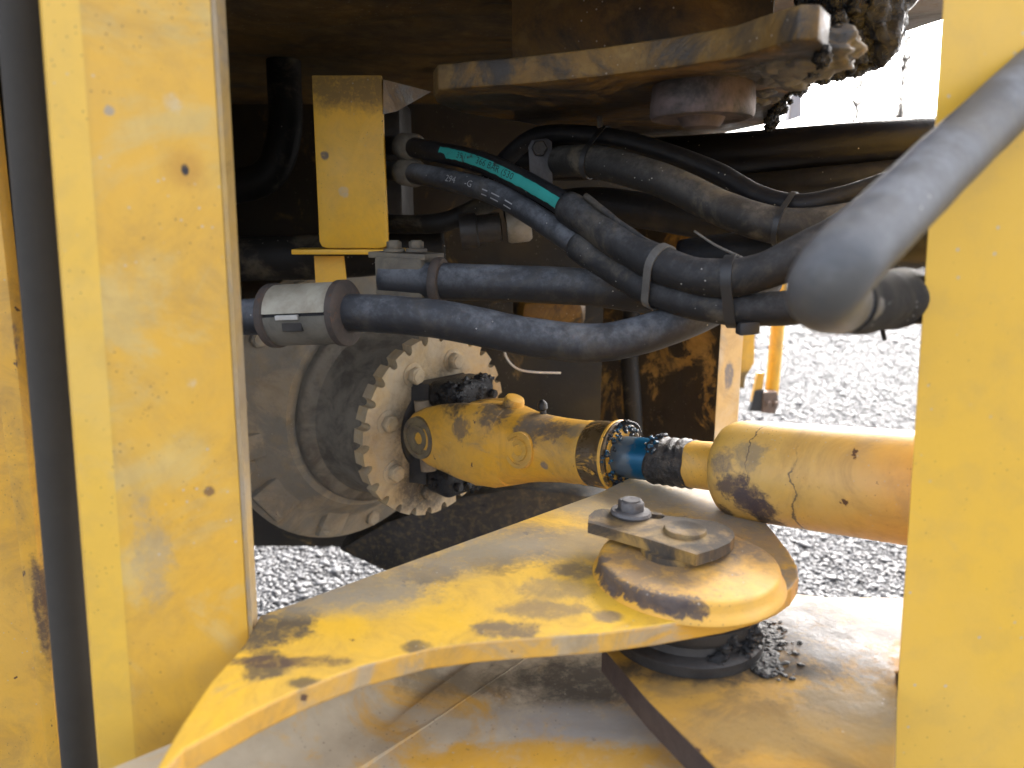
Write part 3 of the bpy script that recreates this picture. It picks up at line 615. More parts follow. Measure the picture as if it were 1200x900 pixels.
for k in range(NT):
    a0 = 0; k0 = 360 * k / NT; q_ = 360 / NT / 12
    pts += [(k0 + (a - a0) * q_, r) for a, r in [(a0, RO), (a0 + 3.6, RO), (a0 + 7.2, RO), (a0 + 7.4, RO - .005), (a0 + 8.2, RO - .0095), (a0 + 9.5, RO - .0112), (a0 + 10.8, RO - .0095), (a0 + 11.7, RO - .005)]]
flg = obj('notched_flange', prism([dp(a, r, .010) for a, r in pts], ND * -.020, bw=0), m_disc, axl, 25)
for a in range(8):
    g = a * 45 + 14
    obj('bolt', hexbolt(dp(g, .0985, .0095), ND, .0128, .0105, .0172, a * .7), m_disc, flg, 35)
obj('hub', lathe(D0, ND, [(0.0095, .072), (.013, .071), (.016, .066), (.017, .050), (.028, .044), (.030, .03), (.030, 0)], 48), m_dark, flg, 40)
obj('drum', lathe(D0, ND, [(-.132, .146), (-.128, .1525), (-.118, .1540), (-.112, .1525), (-.107, .146), (-.103, .136), (-.085, .131), (-.045, .1285), (-.020, .1275), (-.0102, .124), (-.0102, .05)], 80), m_drum, axl, 40)
obj('housing', lathe(D0, ND, [(-.40, .20), (-.22, .215), (-.205, .236), (-.185, .238), (-.180, .232), (-.172, .20), (-.150, .18), (-.132, .165), (-.130, .10)], 72), m_house, axl, 35)
for a in range(14):
    g = a * 360 / 14 + 8
    obj('bolt', hexbolt(dp(g, .216, -.181), ND, .0135, .010, .0165, a), m_house, axl, 35)
for a, w_ in ((322, 24), (288, 16), (350, 14)):
    ring = [dp(a - w_ / 2, .150, -.150), dp(a + w_ / 2, .150, -.150), dp(a + w_ * .35, .233, -.170), dp(a - w_ * .35, .233, -.170)]
    obj('rib', prism(ring, ND * -.03, bw=.004), m_house, axl, 35)
# flange yoke ears with bearing blocks
m_block = grease_mat('black_block', (.004, .004, .005), .3)
uj = D0 + ND * .055
e1 = (nu * .92 - ns * .25).normalized()
for sgn in (1, -1):
    c_ = uj + nu * .062 * sgn + ns * (.004 if sgn > 0 else .006)
    bm = box(c_ + ND * .004, (ns, ND, nu), (.044, .027, .020), .0)
    bev(bm, .013, 4)
    bk = obj('bearing_block', bm, m_block, axl, 40)
    gb = nb()
    for k in range(34):
        q = c_ + ns * random.uniform(-.04, .04) + ND * random.uniform(.012, .030) + nu * sgn * random.uniform(-.012, .02); z_ = random.uniform(.003, .008)
        lump(q, (z_ * 1.3, z_, z_), .7, 2.2, k + 7 * sgn, 3, gb)
    stuff(obj('grease', gb, m_greasy, bk, 180))
    for s2 in (-1, 1):
        obj('bolt', hexbolt(c_ + ns * .030 * s2 + ND * .033, ND, .007, .008, 0, .3), m_block, bk, 35)
    obj('bolt', hexbolt(c_ + ns * .042 + ND * .002, ns, .0075, .008, 0, .3), m_block, bk, 35)
    obj('saddle', loft([[c_ + ns * x * .036 - ND * .02 - nu * sgn * y for x, y in ((-1, -.012), (1, -.012), (1, .022), (-1, .022))], [c_ + ns * x * .05 - ND * .044 - nu * sgn * y for x, y in ((-1, -.012), (1, -.012), (1, .03), (-1, .03))]]), m_dark, bk)

# ------------------------------------------------------------------ dark structure behind
m_oily_shade = paint('oily_shaded_bulkhead', grimecol=(.022, .017, .011), grime=.75, base=(.08, .045, .010), fade=.3, dust=.0, dustcol=(.04, .03, .02), grease=.85, greasecol=(.009, .008, .007), rust=.2, chips=.1, seed=101, rough=.6, bump=.5)  # grease coat made near black to carry the interior's shade
xm = [PY(x, y, 1.26) for x, y in [(395, 645), (452, 612), (545, 581), (610, 572), (640, 575), (760, 590), (860, 640), (860, 730), (560, 720)]]
tag(obj('cross_member', prism(xm, V(0, .22, 0), bw=.008), paint('caked_black', base=(.012, .011, .010), fade=.6, fadecol=(.035, .032, .028), dust=.35, dustcol=(.06, .052, .04), grease=.3, greasecol=(.005, .005, .005), rust=0, chips=0, scale=1.6, bump=1.0, oily=.25, grimecol=(.01, .009, .008)), None, 40), 'black oily cross member low behind the brake flange', 'beam')
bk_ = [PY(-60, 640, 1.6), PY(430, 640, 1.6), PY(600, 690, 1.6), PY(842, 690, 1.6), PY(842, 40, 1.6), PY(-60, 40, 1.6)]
tag(obj('bulkhead', prism(bk_, V(0, .03, 0)), m_oily_shade), 'oil stained bulkhead closing the back of the joint, darkened for its shade', 'bulkhead')
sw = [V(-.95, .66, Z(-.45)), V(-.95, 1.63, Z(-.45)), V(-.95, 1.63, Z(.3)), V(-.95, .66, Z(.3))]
tag(obj('inner_wall', prism(sw, V(-.02, 0, 0)), m_oily_shade), 'shadowed inner frame wall behind the faded post', 'wall')
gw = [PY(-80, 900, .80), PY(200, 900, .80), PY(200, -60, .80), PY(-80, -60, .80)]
tag(obj('inner_wall', prism(gw, V(0, .02, 0)), m_oily_shade), 'dark sheet added to stand in for shade between faded post and side panel', 'wall')  # dark sheet put in to paint the gap's shade
# far frame box: oily face and pale lit face
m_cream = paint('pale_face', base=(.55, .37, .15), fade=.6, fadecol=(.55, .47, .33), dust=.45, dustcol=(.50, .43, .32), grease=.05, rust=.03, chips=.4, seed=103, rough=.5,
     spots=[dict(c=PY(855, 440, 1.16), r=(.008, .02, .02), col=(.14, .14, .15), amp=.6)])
K, Lf, Rf = PY(841, 440, 1.15), PY(705, 440, 1.34), PY(868, 440, 1.175)
fb = thing('frame_box', 'far frame box with one oily black face and one pale face', 'frame', V(K.x, K.y, Z(-.35)))
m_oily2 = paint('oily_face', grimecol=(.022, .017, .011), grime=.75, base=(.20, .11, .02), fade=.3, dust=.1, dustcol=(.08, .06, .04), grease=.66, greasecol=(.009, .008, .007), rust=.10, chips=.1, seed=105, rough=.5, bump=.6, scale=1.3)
zz = lambda q, r: V(q.x, q.y, Z(r))
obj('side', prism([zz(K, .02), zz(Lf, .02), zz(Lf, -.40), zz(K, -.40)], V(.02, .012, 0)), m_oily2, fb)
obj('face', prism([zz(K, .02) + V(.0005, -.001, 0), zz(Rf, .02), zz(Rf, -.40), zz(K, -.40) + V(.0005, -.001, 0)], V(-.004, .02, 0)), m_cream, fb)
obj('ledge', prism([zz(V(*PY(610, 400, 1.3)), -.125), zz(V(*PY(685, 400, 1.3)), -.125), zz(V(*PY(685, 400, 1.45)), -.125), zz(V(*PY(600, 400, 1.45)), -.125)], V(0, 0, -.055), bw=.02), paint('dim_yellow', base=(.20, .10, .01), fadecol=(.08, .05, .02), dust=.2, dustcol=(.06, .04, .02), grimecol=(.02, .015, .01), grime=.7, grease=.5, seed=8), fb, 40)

# upper frame
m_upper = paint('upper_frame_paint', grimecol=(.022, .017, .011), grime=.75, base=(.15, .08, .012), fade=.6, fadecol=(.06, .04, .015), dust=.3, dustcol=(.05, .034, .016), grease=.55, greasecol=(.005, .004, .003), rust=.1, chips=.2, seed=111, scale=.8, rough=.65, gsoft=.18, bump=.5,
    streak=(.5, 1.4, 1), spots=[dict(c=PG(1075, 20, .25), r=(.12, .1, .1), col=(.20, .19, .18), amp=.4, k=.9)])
uf = thing('upper_frame', 'overhanging grease stained yellow upper frame above the hoses', 'frame', V(0, .9, Z(.25)))
sl = [V(-1.05, .50, Z(.25)), V(.30, .50, Z(.25)), PG(1180, -40, .25), PG(1120, 18, .25), PG(1045, 42, .25), PG(940, 92, .25), PG(890, 120, .25), V(.46, 1.75, Z(.25)), V(-1.05, 1.75, Z(.25))]
obj('underside', prism(sl, V(0, 0, 1.2)), m_upper, uf)
ZU = .12
up_px = [(513, 106), (560, 102), (607, 99), (700, 90), (790, 79), (860, 68), (900, 56), (935, 47), (958, 47), (970, 57), (966, 72), (945, 96), (918, 124), (895, 146), (840, 158), (760, 160), (650, 150), (540, 132), (512, 121), (508, 113)]
m_uh = paint('upper_hinge_paint', grimecol=(.022, .017, .011), grime=.75, base=(.15, .075, .006), fade=.6, fadecol=(.05, .03, .008), dust=.1, dustcol=(.04, .028, .016), grease=.70, greasecol=(.008, .007, .006), rust=.15, chips=.3, seed=113, scale=1.2, rough=.55, gsoft=.12, bump=.6,  # real grease and grime, darkened further to paint in the underside's shade
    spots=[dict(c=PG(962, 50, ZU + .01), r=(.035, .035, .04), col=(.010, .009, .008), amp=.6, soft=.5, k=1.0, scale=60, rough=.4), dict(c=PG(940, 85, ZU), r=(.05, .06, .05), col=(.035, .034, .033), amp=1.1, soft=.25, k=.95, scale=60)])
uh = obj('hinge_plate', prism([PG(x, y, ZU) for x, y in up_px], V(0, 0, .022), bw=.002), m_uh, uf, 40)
obj('hinge_web', prism([PG(x, y, ZU + .022) for x, y in [(600, 118), (900, 100), (900, 125), (640, 130)]], V(0, 0, .12)), m_upper, uf)
UC = PG(823, 118, ZU - .012)
m_ubs = metal('upper_boss_steel', (.11, .082, .078), (.016, .014, .011), .6, .15, .6, .15, 17)  # steel toned down to include the shade under the upper plate
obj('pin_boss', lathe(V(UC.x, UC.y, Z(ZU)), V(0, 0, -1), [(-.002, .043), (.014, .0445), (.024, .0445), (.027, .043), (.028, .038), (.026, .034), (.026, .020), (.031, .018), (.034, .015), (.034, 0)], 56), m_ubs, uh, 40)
bm = nb(); rg = random.Random(4)
for k in range(16):
    t_ = rg.random(); s_ = rg.uniform(.014, .026); lump(P(960 + 75 * t_, rg.uniform(-30, 66 - 18 * t_), .66 + rg.uniform(-.03, .04)), (s_, s_, s_ * 1.15), .42, 1.9, k, 4, bm)
for k in range(40):
    s_ = rg.uniform(.002, .0055); t_ = rg.random(); lump(PG(900 + 68 * t_, 148 - 84 * t_ + rg.uniform(-8, 4), .117), (s_, s_, s_ * 1.1), .6, 2.0, 50 + k, 3, bm)
for k in range(30):
    s_ = rg.uniform(.003, .007); t_ = rg.random(); lump(P(950 + 92 * t_, 92 - 26 * t_ + rg.uniform(-6, 4), .65), (s_ * 1.4, s_, s_), .6, 2.0, 80 + k, 3, bm)
stuff(obj('grease', bm, m_greasy, uh, 180))
mud = nb(); rg = random.Random(9)
for k in range(26):
    t_ = rg.random(); x_ = 888 + 76 * t_; s_ = rg.uniform(.010, .019); lump(PG(x_, rg.uniform(60, 118 - 48 * t_), ZU + .008), (s_ * 1.4, s_ * 1.4, s_ * .85), .35, 2.0, k + 200, 4, mud)
stuff(obj('caked_mud', mud, paint('grey_mud', base=(.085, .084, .082), fade=.6, fadecol=(.14, .138, .135), dust=.2, dustcol=(.10, .085, .065), grease=.34, greasecol=(.006, .006, .006), rust=0, chips=0, scale=3, rough=.6, bump=.9, oily=.25, grimecol=(.03, .027, .024)), uh, 180))

# ------------------------------------------------------------------ black pipe across the back right
m_bpipe = rubber('black_pipe_paint', (.004, .004, .0055), (.014, .014, .018), .2, .0, .5, .3, 3)
tag(obj('steel_pipe', tube([P(600, 190, 1.05), P(780, 185, .95), P(950, 174, .88), P(1130, 160, .83)], .0262, 28), m_bpipe, None, 180), 'thick black steel pipe passing behind the hoses below the sky gap', 'pipe')

# ------------------------------------------------------------------ hanging bracket and clamps
m_brk = paint('yellow_bracket', base=(.74, .42, .026), grime=.2, fade=.1, dust=.05, dustcol=(.3, .24, .15), grease=.05, rust=.03, chips=.4, seed=121, rough=.42, bump=.15,
    spots=[dict(c=PY(380, 182, .92), r=.005, col=(.12, .11, .11), amp=.5), dict(c=PY(403, 225, .92), r=.006, col=(.5, .45, .36), amp=.5, k=.6), dict(c=PY(412, 104, .92), r=(.07, .05, .022), col=(.10, .075, .04), amp=.6, soft=.5, k=.8)])  # broad dark spot at the top paints the shade from overhead
YB = .92
br = thing('hanging_bracket', 'yellow hanging strip bracket above the banded hose clamp', 'bracket', V(-.2, YB, Z(-.08)))
obj('strip', prism([PY(x, y, YB) for x, y in [(365, 88), (447, 88), (455, 283), (452, 289), (446, 291), (383, 291), (377, 289), (374, 283)]], V(0, .008, 0), bw=.0015), m_brk, br, 40)
q0, q1, q2 = PY(449, 93, YB), PY(449, 134, YB), PY(449, 93, YB) + V(.06, .10, 0)
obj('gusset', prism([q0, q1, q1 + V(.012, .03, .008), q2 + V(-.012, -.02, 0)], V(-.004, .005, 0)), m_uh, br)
zf = PY(400, 292, YB).z - HC
obj('foot_plate', prism([V(p.x, p.y, Z(zf)) for p in (PY(341, 290, .905), PY(470, 290, .905), PY(490, 290, .945), PY(470, 290, .985), PY(352, 290, .985))], V(0, 0, -.006), bw=.001), m_brk, br, 40)
obj('lower_leg', prism([PY(x, y, .935) for x, y in [(368, 300), (402, 300), (406, 336), (370, 336)]], V(0, .006, 0)), m_brk, br)

RB1 = rubber('hose_rubber', (.013, .014, .017), (.25, .265, .29), .66, .18, .6, .25, 1)
RB2 = rubber('hose_rubber_dark', (.008, .008, .0095), (.05, .052, .058), .40, .08, .6, .3, 5)
RB3 = rubber('sleeve_rubber', (.011, .011, .012), (.15, .15, .152), .6, .35, .75, .4, 9)
RB4 = rubber('hose_rubber_tan', (.014, .0135, .013), (.19, .178, .16), .65, .6, .7, .35, 12)
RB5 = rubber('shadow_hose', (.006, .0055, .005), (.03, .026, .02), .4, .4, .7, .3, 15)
def hose(pts, r, mat, label, group='hydraulic hoses in the joint', n=24, name='hydraulic_hose', rough=.0004):
    return tag(obj(name, tube([P(*p) for p in pts], r, n, rough=rough, seed=len(pts) + r * 1e3), mat, None, 180), label, 'hose', group)
H1 = [(240, 374, .735), (300, 371, .71), (365, 368, .69), (430, 367, .675), (520, 375, .665), (610, 393, .66), (690, 402, .66), (745, 394, .665), (800, 376, .672), (850, 352, .69), (900, 325, .71)]
hose(H1, .0176, RB1, 'lowest thick blue-grey hose passing through the banded metal clamp')
hose([(450, 326, .76), (520, 330, .745), (620, 333, .74), (690, 337, .738), (750, 345, .738), (830, 356, .75), (900, 350, .77)], .0186, RB1, 'short straight blue-grey hose leaving the rubber block clamp')

# clamp on the lowest hose
c1 = spline([P(*p) for p in H1], .002)
def near_px(c, px): return min(range(len(c)), key=lambda i: abs(600 + F * (c[i] - CAM).dot(RT) / (c[i] - CAM).dot(FW) - px))
i0, i1 = near_px(c1, 318), near_px(c1, 413); ca = c1[i0]; cd = (c1[i1] - c1[i0]); CL = cd.length; cd.normalize()
cs_ = cd.cross(V(0, 0, 1)).normalized(); cs_ = cs_ if cs_.dot(CAM - ca) > 0 else -cs_; cu = cs_.cross(cd).normalized(); cu = cu if cu.z > 0 else -cu
m_clamp = metal('clamp_plate', (.40, .37, .29), (.26, .23, .17), .55, .1, .25, .08, 19)
m_clampr = metal('clamp_ring', (.075, .058, .048), (.045, .038, .034), .7, .1, .4, .4, 21)
cl = thing('hose_clamp', 'pale metal banded clamp with rusty end rings around the lowest hose', 'clamp', ca + cd * CL / 2 - V(0, 0, .03))
def arc_shell(t0, t1, r, th, a0, a1, n=28):
    rings = []
    for t_ in (t0, t1):
        o_ = [ca + cd * t_ + (cs_ * math.cos(R(a0 + (a1 - a0) * k / n)) + cu * math.sin(R(a0 + (a1 - a0) * k / n))) * r for k in range(n + 1)]
        i_ = [ca + cd * t_ + (cs_ * math.cos(R(a0 + (a1 - a0) * k / n)) + cu * math.sin(R(a0 + (a1 - a0) * k / n))) * (r - th) for k in range(n, -1, -1)]
        rings.append(o_ + i_)
    return loft(rings)
obj('sleeve', lathe(ca, cd, [(.006, .0262), (CL - .006, .0262)], 40), RB2, cl, 40)
obj('upper_shell', arc_shell(.006, CL - .011, .0292, .0028, 8, 200), m_clamp, cl, 40)
obj('lower_shell', arc_shell(.006, CL - .011, .0288, .0025, -170, 2), metal('clamp_lower', (.15, .14, .115), (.08, .075, .06), .6, .1, .3, .15, 20), cl, 40)
obj('latch', box(ca + cd * CL * .42 + cs_ * .0292 + cu * .0005, (cd, cu, cs_), (.0115, .0022, .002), .0006), metal('latch_plate', (.5, .49, .46), (.36, .34, .3), .5, .1, .2, .05, 22), cl)
obj('slot', box(ca + cd * CL * .46 + cs_ * .0262 - cu * .0075, (cd, cu, cs_), (.0105, .0052, .0022), .0006), m_dark, cl)
for k, t_ in enumerate((0, CL - .012)):
    obj('end_ring', lathe(ca + cd * t_, cd, [(0, .018), (0, .0285), (.0015, .0308), (.008, .0308), (.0095, .029), (.0105, .018)], 48), m_clampr, cl, 40)

# block clamp behind
bcl = thing('block_clamp', 'dirty rubber block clamp bolted under the hanging bracket', 'clamp', P(475, 345, .78))
m_blk = metal('block_dirt', (.09, .08, .065), (.16, .135, .095), .8, 0, .5, .1, 23)
o_ = P(516, 330, .745); dd = (P(516, 330, .745) - P(450, 326, .76)).normalized()
obj('rubber_ring', lathe(o_ - dd * .006, dd, [(0, .012), (0, .0235), (.002, .0245), (.007, .0245), (.009, .023), (.010, .012)], 40), m_clampr, bcl, 40)
obj('block', box(P(478, 325, .765), (dd, V(0, 0, 1), dd.cross(V(0, 0, 1))), (.026, .022, .026), .004), m_blk, bcl, 40)
obj('cover_plate', box(P(477, 299, .765), (dd, V(0, 0, 1), dd.cross(V(0, 0, 1))), (.031, .003, .028), .001), m_blk, bcl, 40)
for xx in (462, 488): obj('bolt', hexbolt(P(xx, 294, .75), V(0, 0, 1), .008, .007, .011), m_blk, bcl, 35)

# green striped and white lettered hoses
G = [(420, 172, 1.03), (465, 171, .94), (495, 175, .87), (560, 189, .81), (610, 211, .77), (650, 233, .74), (680, 252, .715), (720, 280, .68), (765, 306, .65), (810, 322, .625), (850, 326, .61), (890, 319, .595), (930, 303, .585), (990, 270, .575), (1060, 225, .57), (1140, 180, .57)]
W = [(420, 198, 1.03), (465, 201, .94), (500, 206, .86), (570, 223, .80), (620, 249, .765), (660, 276, .735), (700, 303, .705), (760, 338, .665), (810, 354, .64), (860, 362, .62), (920, 361, .605), (1000, 352, .59), (1080, 345, .585), (1180, 335, .58)]
gh = thing('hydraulic_hose', 'black hose with a teal printed stripe running into a rubber sleeve', 'hose', P(600, 230, .8), 'hydraulic hoses in the joint')
gc_ = spline([P(*p) for p in G], .004); wc_ = spline([P(*p) for p in W], .004)
def part_pts(c, a, b): i, j = near_px(c, a), near_px(c, b); return c[i:j + 1:6] + [c[j]]
obj('hose', tube(gc_[::6], .0118, 24, rough=.0003), RB2, gh, 180)
obj('sleeve', tube(part_pts(gc_, 664, 1100), lambda k: .0160 + .0006 * math.sin(k * 40), 28, .005, .0010, seed=3), RB3, gh, 180)
wh = thing('hydraulic_hose', 'black hose with white lettering running into a thinner rubber sleeve', 'hose', P(600, 265, .8), 'hydraulic hoses in the joint')
obj('hose', tube(wc_[::6], .0122, 24, rough=.0003), RB1, wh, 180)
obj('sleeve', tube(part_pts(wc_, 676, 1150), lambda k: .0142 + .0003 * math.sin(k * 33), 28, .005, .0006, seed=5), RB3, wh, 180)
# printed stripe and lettering wrapped on the hoses
def hframe(c):
    s_ = [0]
    for a, b in zip(c, c[1:]): s_.append(s_[-1] + (b - a).length)
    return s_
def wrap(c, s_, s, ang, r):
    import bisect
    i = min(max(bisect.bisect(s_, s) - 1, 0), len(c) - 2); f = (s - s_[i]) / max(1e-9, s_[i + 1] - s_[i]); p = c[i].lerp(c[i + 1], f)
    t = (c[min(i + 3, len(c) - 1)] - c[max(i - 2, 0)]).normalized()
    sd = t.cross(V(0, 0, 1)).normalized(); sd = sd if sd.y < 0 else -sd; u = sd.cross(t); u = u if u.z > 0 else -u
    return p + (sd * math.cos(ang) + u * math.sin(ang)) * r
gs, ws = hframe(gc_), hframe(wc_)
tt = T('teal_print'); tm = tt.ss(tt.noise(55, 7, .7, .5), .57, .66)
tt.l(tt.mix(tm, tt.mix(tt.noise(30), (.012, .20, .17), (.03, .36, .32)), (.03, .035, .035)), tt.b.inputs['Base Color']); tt.b.inputs['Roughness'].default_value = .6
sa, sb = gs[near_px(gc_, 522)], gs[near_px(gc_, 666)]
rows = []
for k in range(60):
    s = sa + (sb - sa) * k / 59; j = .10 * mnoise.noise(Vector((k * .4, 0, 0))); lo_ = -.30 + j + (.35 if k < 4 else 0); hi_ = .62 - j * .5
    rows.append([wrap(gc_, gs, s, lo_ + (hi_ - lo_) * q / 8, .01245) for q in range(9)])
bm = loft(rows, closed=False, cap=False)
obj('printed_stripe', bm, tt.m, gh, 180)
def lettering(txt, c, s_, px0, size, ang0, r, mat, parent):
    cu_ = bpy.data.curves.new('lettering', 'FONT'); cu_.body = txt; cu_.size = size; cu_.resolution_u = 2
    to = bpy.data.objects.new('lettering', cu_); COL.objects.link(to)
    dg = bpy.context.evaluated_depsgraph_get(); me = bpy.data.meshes.new_from_object(to.evaluated_get(dg)); COL.objects.unlink(to); bpy.data.objects.remove(to)
    b = nb(); b.from_mesh(me); bmesh.ops.triangulate(b, faces=b.faces); bmesh.ops.subdivide_edges(b, edges=b.edges, cuts=1)
    s0 = s_[near_px(c, px0)]
    for v in b.verts: v.co = wrap(c, s_, s0 + v.co.x, ang0 + v.co.y / r, r)
    return obj('lettering', b, mat, parent)
inkd = plain('dark_ink', (.008, .04, .04), .7); inkw = plain('white_ink', (.30, .30, .30), .7)
lettering('366 BAR (530', gc_, gs, 566, .0105, -.05, .01262, inkd, gh)
lettering('39 |', gc_, gs, 543, .0095, -.05, .01262, inkd, gh)
lettering('294', wc_, ws, 531, .0105, .0, .01265, inkw, wh)
lettering('-G', wc_, ws, 554, .0105, .0, .01265, inkw, wh)
for k, (x, w_) in enumerate(((574, .008), (585, .012), (600, .011))):
    for row_ in (0, 1):
        s0 = ws[near_px(wc_, x)]; 
        obj('print_mark', loft([[wrap(wc_, ws, s0 + w_ * q / 4, .18 - row_ * .42 + h_, .01265) for h_ in (-.05, 0.05)] for q in range(5)], closed=False, cap=False), inkw, wh)

hose([(640, 193, .86), (665, 189, .80), (705, 191, .77), (780, 213, .73), (850, 246, .695), (915, 265, .67), (980, 262, .655), (1060, 245, .645), (1150, 225, .64)], .0168, RB4, 'tan dusted hose curving under the thin hose at the cable ties')
hose([(560, 225, .90), (590, 190, .87), (622, 163, .84), (665, 157, .81), (740, 167, .775), (830, 198, .735), (890, 230, .70), (935, 240, .675), (985, 232, .66), (1050, 212, .65), (1140, 190, .64)], .0102, RB2, 'thin black hose strapped on top of the tan dusted hose')
hose([(600, 250, .98), (690, 240, .92), (760, 248, .89), (850, 262, .86), (960, 272, .82), (1100, 262, .80)], .0215, RB2, 'smooth blue-black hose half hidden under the tan dusted hose')
hose([(800, 305, .80), (880, 296, .76), (960, 290, .72), (1060, 288, .69), (1180, 290, .67)], .0225, RB2, 'thick black hose behind the looping grey hose and broad cable tie')
hose([(760, 205, .97), (860, 214, .93), (960, 213, .88), (1100, 196, .84)], .019, RB2, 'grease flecked hose just below the thick black pipe')
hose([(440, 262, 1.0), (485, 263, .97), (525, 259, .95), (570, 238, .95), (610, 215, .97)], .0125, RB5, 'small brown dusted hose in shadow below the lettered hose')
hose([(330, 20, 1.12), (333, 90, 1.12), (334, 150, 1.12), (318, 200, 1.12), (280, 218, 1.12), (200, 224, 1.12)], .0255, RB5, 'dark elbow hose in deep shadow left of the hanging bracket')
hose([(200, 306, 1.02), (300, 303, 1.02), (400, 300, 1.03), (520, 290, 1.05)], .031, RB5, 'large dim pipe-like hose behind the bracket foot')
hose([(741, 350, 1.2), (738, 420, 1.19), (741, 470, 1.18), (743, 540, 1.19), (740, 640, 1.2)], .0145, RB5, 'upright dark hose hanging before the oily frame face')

# foreground hose that loops toward the viewer
FG = [(1420, -130, .53), (1300, 5, .475), (1200, 102, .43), (1120, 178, .392), (1050, 246, .355), (1000, 295, .333), (974, 325, .328), (966, 345, .345), (985, 354, .395), (1030, 352, .455), (1080, 346, .51), (1180, 335, .56), (1300, 320, .6)]
m_fg = rubber('grey_hose', (.055, .056, .058), (.27, .27, .275), .62, .25, .55, .25, 25)
tag(obj('hydraulic_hose', tube([P(*p) for p in FG], .0172, 32, rough=.0004), m_fg, None, 180), 'pale grey hose looping out in front of the right yellow post', 'hose', 'hydraulic hoses in the joint')
fgc = spline([P(*p) for p in FG], .004); kk = min(range(len(fgc)), key=lambda i: (fgc[i] - P(985, 354, .395)).length)
lp = bpy.data.objects['hydraulic_hose.%03d' % (sum(o.name.startswith('hydraulic_hose') for o in bpy.data.objects) - 1)]
obj('fabric_sleeve', tube(fgc[kk - 1::5], lambda k: .0172 + .0018 * min(1, k * 7), 28, .004, .0022, seed=8), rubber('fuzzy_sleeve', (.008, .008, .009), (.04, .036, .03), .2, .3, .9, .8, 31), lp, 180)
fz = nb()
for k in range(70):
    t_ = random.random(); px = 985 + 85 * t_; q = P(px, 362 + random.uniform(-14, 8), .50 + .03 * t_)
    tube([q, q + V(random.uniform(-.004, .004), 0, -.004), q + V(random.uniform(-.008, .008), random.uniform(-.004, .004), random.uniform(-.012, -.005))], .0005, 4, .004, bm=fz)
o = stuff(obj('frayed_fibres', fz, RB2, None)); tag(o, 'frayed dark fibres hanging from the looping grey hose', 'fibres')
tag(obj('loose_twig', tube([P(1037, 362, .52), P(1034, 384, .52), P(1037, 399, .52)], .0016, 6, .003, .0006), RB2, None), 'short dark twig dangling under the looping grey hose', 'twig')

# cable ties and straps
def tie(c1_, r1, c2_, r2, axis, w, th, mat, label, head=None, name='cable_tie'):
    t = thing(name, label, 'strap', (c1_ + c2_) / 2 - V(0, 0, .03), 'straps holding hoses together')
    obj('strap', band(c1_, r1, c2_, r2, axis, w, th), mat, t, 40)
    if head is not None: obj('head', head, mat, t, 40)
    return t
def at_px(c, px): i = near_px(c, px); return c[i], (c[min(i + 4, len(c) - 1)] - c[max(i - 4, 0)]).normalized()
m_strap = metal('strap_grey', (.15, .145, .13), (.09, .085, .08), .5, .2, .3, .05, 27); m_tie = plain('black_nylon', (.025, .025, .026), .5)
g1, ga = at_px(gc_, 775); w1, wa = at_px(wc_, 752); tie(g1, .0172, w1, .0148, ga + wa, .0078, .0013, m_strap, 'grey metal strap around the two sleeved hoses near the teal stripe')
g1, ga = at_px(gc_, 858); w1, wa = at_px(wc_, 862)
hd = box(P(876, 384, .612), ((P(888, 382, .612) - P(864, 384, .612)), V(0, 0, 1), V(0, 1, 0)), (.0085, .0055, .007), .002)
tie(g1, .0172, w1, .0146, ga + wa, .0088, .0018, m_tie, 'broad black cable tie with square head under the sleeved hoses', hd)
hA = spline([P(*p) for p in [(640, 193, .86), (665, 189, .80), (705, 191, .77), (780, 213, .73), (850, 246, .695), (915, 265, .67), (980, 262, .655)]], .004)
hB = spline([P(*p) for p in [(560, 225, .90), (590, 190, .87), (622, 163, .84), (665, 157, .81), (740, 167, .775), (830, 198, .735), (890, 230, .70), (935, 240, .675), (985, 232, .66)]], .004)
a1_, aa = at_px(hA, 690); b1_, ba = at_px(hB, 700)
tie(a1_, .0172, b1_, .0106, aa + ba, .006, .0014, m_tie, 'black cable tie with upright tail at the start of the tan hose', box(b1_ + V(0, -.006, .014), (V(1, 0, 0), V(0, 1, 0), V(0, 0, 1)), (.003, .003, .006), .001))
a1_, aa = at_px(hA, 913); b1_, ba = at_px(hB, 915)
tie(a1_, .0172, b1_, .0106, aa + ba, .005, .0014, m_tie, 'narrow black cable tie where the thin and tan hoses bend up')
# split sleeve edge and stiff wire
tag(obj('sleeve_flap', tube([P(686, 230, .70), P(720, 256, .675), P(765, 288, .645)], lambda k: .0034 - .0012 * k, 8, .004, .0008), RB3, None, 180), 'split rubber flap lying along the thicker sleeve', 'flap')
tag(obj('stiff_wire', tube([P(814, 271, .66), P(838, 287, .64), P(872, 303, .60)], .0011, 8, .004), metal('wire', (.35, .33, .3), (.2, .18, .15), .4, .4, .1, 0, 3), None, 180), 'stiff pale wire end poking out between the hoses', 'wire')
tag(obj('wire_loop', tube([P(590, 404, 1.16), P(594, 420, 1.16), P(606, 432, 1.16), P(625, 436, 1.16), P(657, 437, 1.17)], .0018, 8, .004), plain('white_wire', (.6, .56, .5), .5), None, 180), 'thin white wire curling beside the brake flange', 'wire')

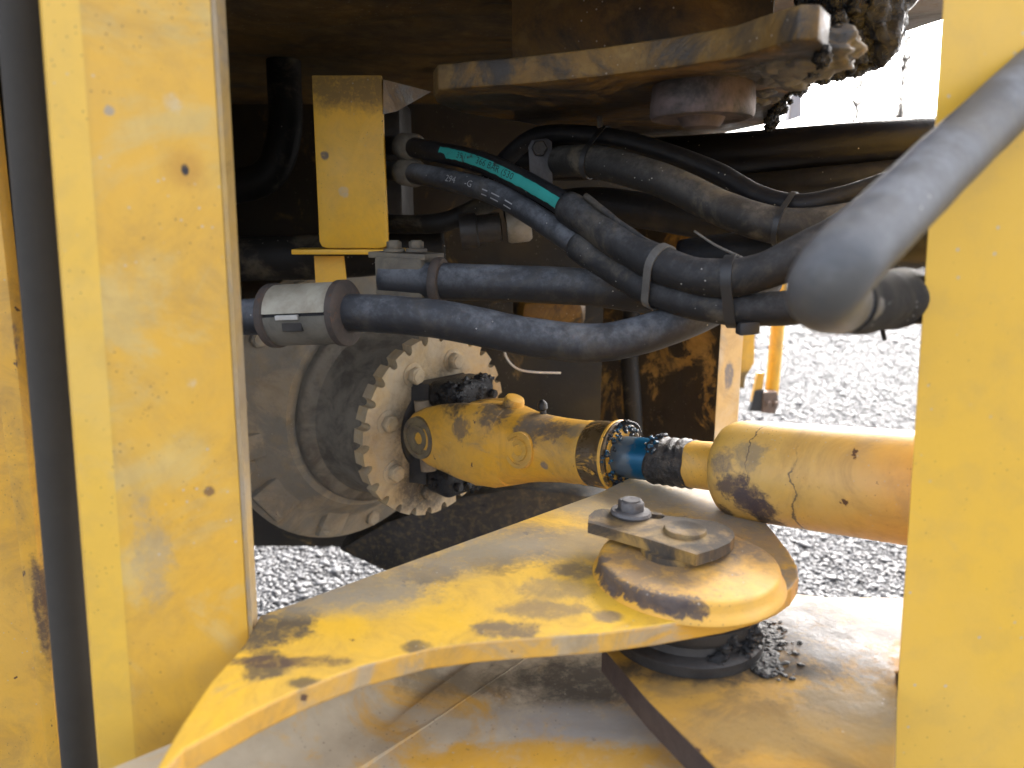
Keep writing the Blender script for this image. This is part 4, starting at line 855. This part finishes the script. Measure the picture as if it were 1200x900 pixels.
# small steel tab and fittings by the tan hose
tb_ = thing('mounting_tab', 'grey steel tab with bolt between teal striped and tan hoses', 'tab', P(634, 222, .84))
obj('plate', prism([PY(x, y, .84) for x, y in [(622, 225), (619, 172), (623, 164), (641, 162), (647, 166), (648, 225)]], V(0, .006, 0), bw=.001), metal('tab_steel', (.10, .10, .11), (.06, .06, .065), .6, .2, .4, .05, 29), tb_, 40)
obj('bolt', hexbolt(PY(632, 174, .838), V(0, -1, 0), .009, .005, 0), m_dark, tb_, 35)
ft = thing('hose_fitting', 'pale crimped hose fitting in shadow under the lettered hose', 'fitting', P(610, 268, .90))
fd = (P(640, 262, .92) - P(560, 272, .92)).normalized()
obj('collar', lathe(P(594, 266, .92), fd, [(0, .012), (0, .019), (.004, .021), (.026, .021), (.030, .018), (.030, .012)], 32), metal('zinc', (.30, .28, .24), (.18, .16, .12), .5, .3, .3, .1, 31), ft, 40)
obj('body', lathe(P(540, 272, .92), fd, [(0, .014), (0, .022), (.02, .022), (.022, .018), (.05, .018), (.052, .012)], 32), m_dark, ft, 40)
mb = thing('valve_block', 'black valve block in shadow behind the hanging bracket', 'valve block', P(440, 290, 1.08))
obj('block', box(P(430, 195, 1.08), (V(1, 0, 0), V(0, 0, 1), V(0, 1, 0)), (.06, .09, .06), .006), m_dark, mb, 40)
for yy in (172, 202): obj('port', lathe(P(484, yy + 1, .895), (P(498, yy + 4, .86) - P(465, yy, .94)), [(-.03, .012), (-.03, .0165), (.006, .0165), (.010, .0135)], 24), m_blk, mb, 40)

# ------------------------------------------------------------------ far side: panel, handrail and step hinge
m_far = paint('far_yellow', base=(.68, .36, .03), fade=.2, dust=.08, grease=.03, rust=.05, chips=.3, seed=131)
m_farp = paint('far_panel', base=(.68, .36, .03), fade=.2, dust=.1, grease=.05, rust=.05, chips=.3, seed=133, spots=[dict(c=PY(868, 448, 1.95), r=(.06, .05, .035), col=(.10, .07, .03), amp=.5)])  # the spot paints the shadow on the panel's bottom corner
tag(obj('far_panel', prism([PY(x, y, 1.95) for x, y in [(852, 270), (887, 270), (884, 425), (874, 442), (872, 455), (850, 455)]], V(0, .01, 0), bw=.002), m_farp, None, 40), 'small yellow panel on the far side next to the handrail', 'panel')
hr = thing('handrail', 'yellow tubular handrail with bolted step hinge on the far side', 'handrail', PY(903, 485, 2.0))
obj('rail', tube([PY(922, 250, 2.0), PY(912, 375, 2.0), PY(904, 462, 2.0)], .0180, 20, .02), m_far, hr, 180)
m_lk = metal('hinge_steel', (.22, .15, .11), (.12, .09, .07), .5, .3, .4, .3, 33)
obj('link', prism([PY(x, y, 1.97) for x, y in [(888, 437), (896, 437), (893, 463), (884, 478), (880, 476), (883, 460)]], V(0, .015, 0), bw=.001), m_far, hr)
obj('rubber_strap', prism([PY(x, y, 1.965) for x, y in [(885, 458), (896, 456), (895, 482), (879, 482)]], V(0, .02, 0), bw=.002), m_tie, hr)
obj('clevis', prism([PY(x, y, 1.96) for x, y in [(894, 460), (911, 459), (913, 473), (909, 485), (893, 484)]], V(0, .03, 0), bw=.003), m_lk, hr)
for xx in (900, 908): obj('bolt', hexbolt(PY(xx, 473, 1.957), V(0, -1, 0), .008, .01, 0), m_lk, hr, 35)
tag(obj('mirror_arm', prism([PY(x, y, 1.7) for x, y in [(928, 112), (940, 100), (940, 136), (924, 142)]], V(0, .03, 0), bw=.003), plain('pale_grey', (.34, .36, .42), .5), None), 'small pale grey fitting below the grease lump against the sky', 'fitting')
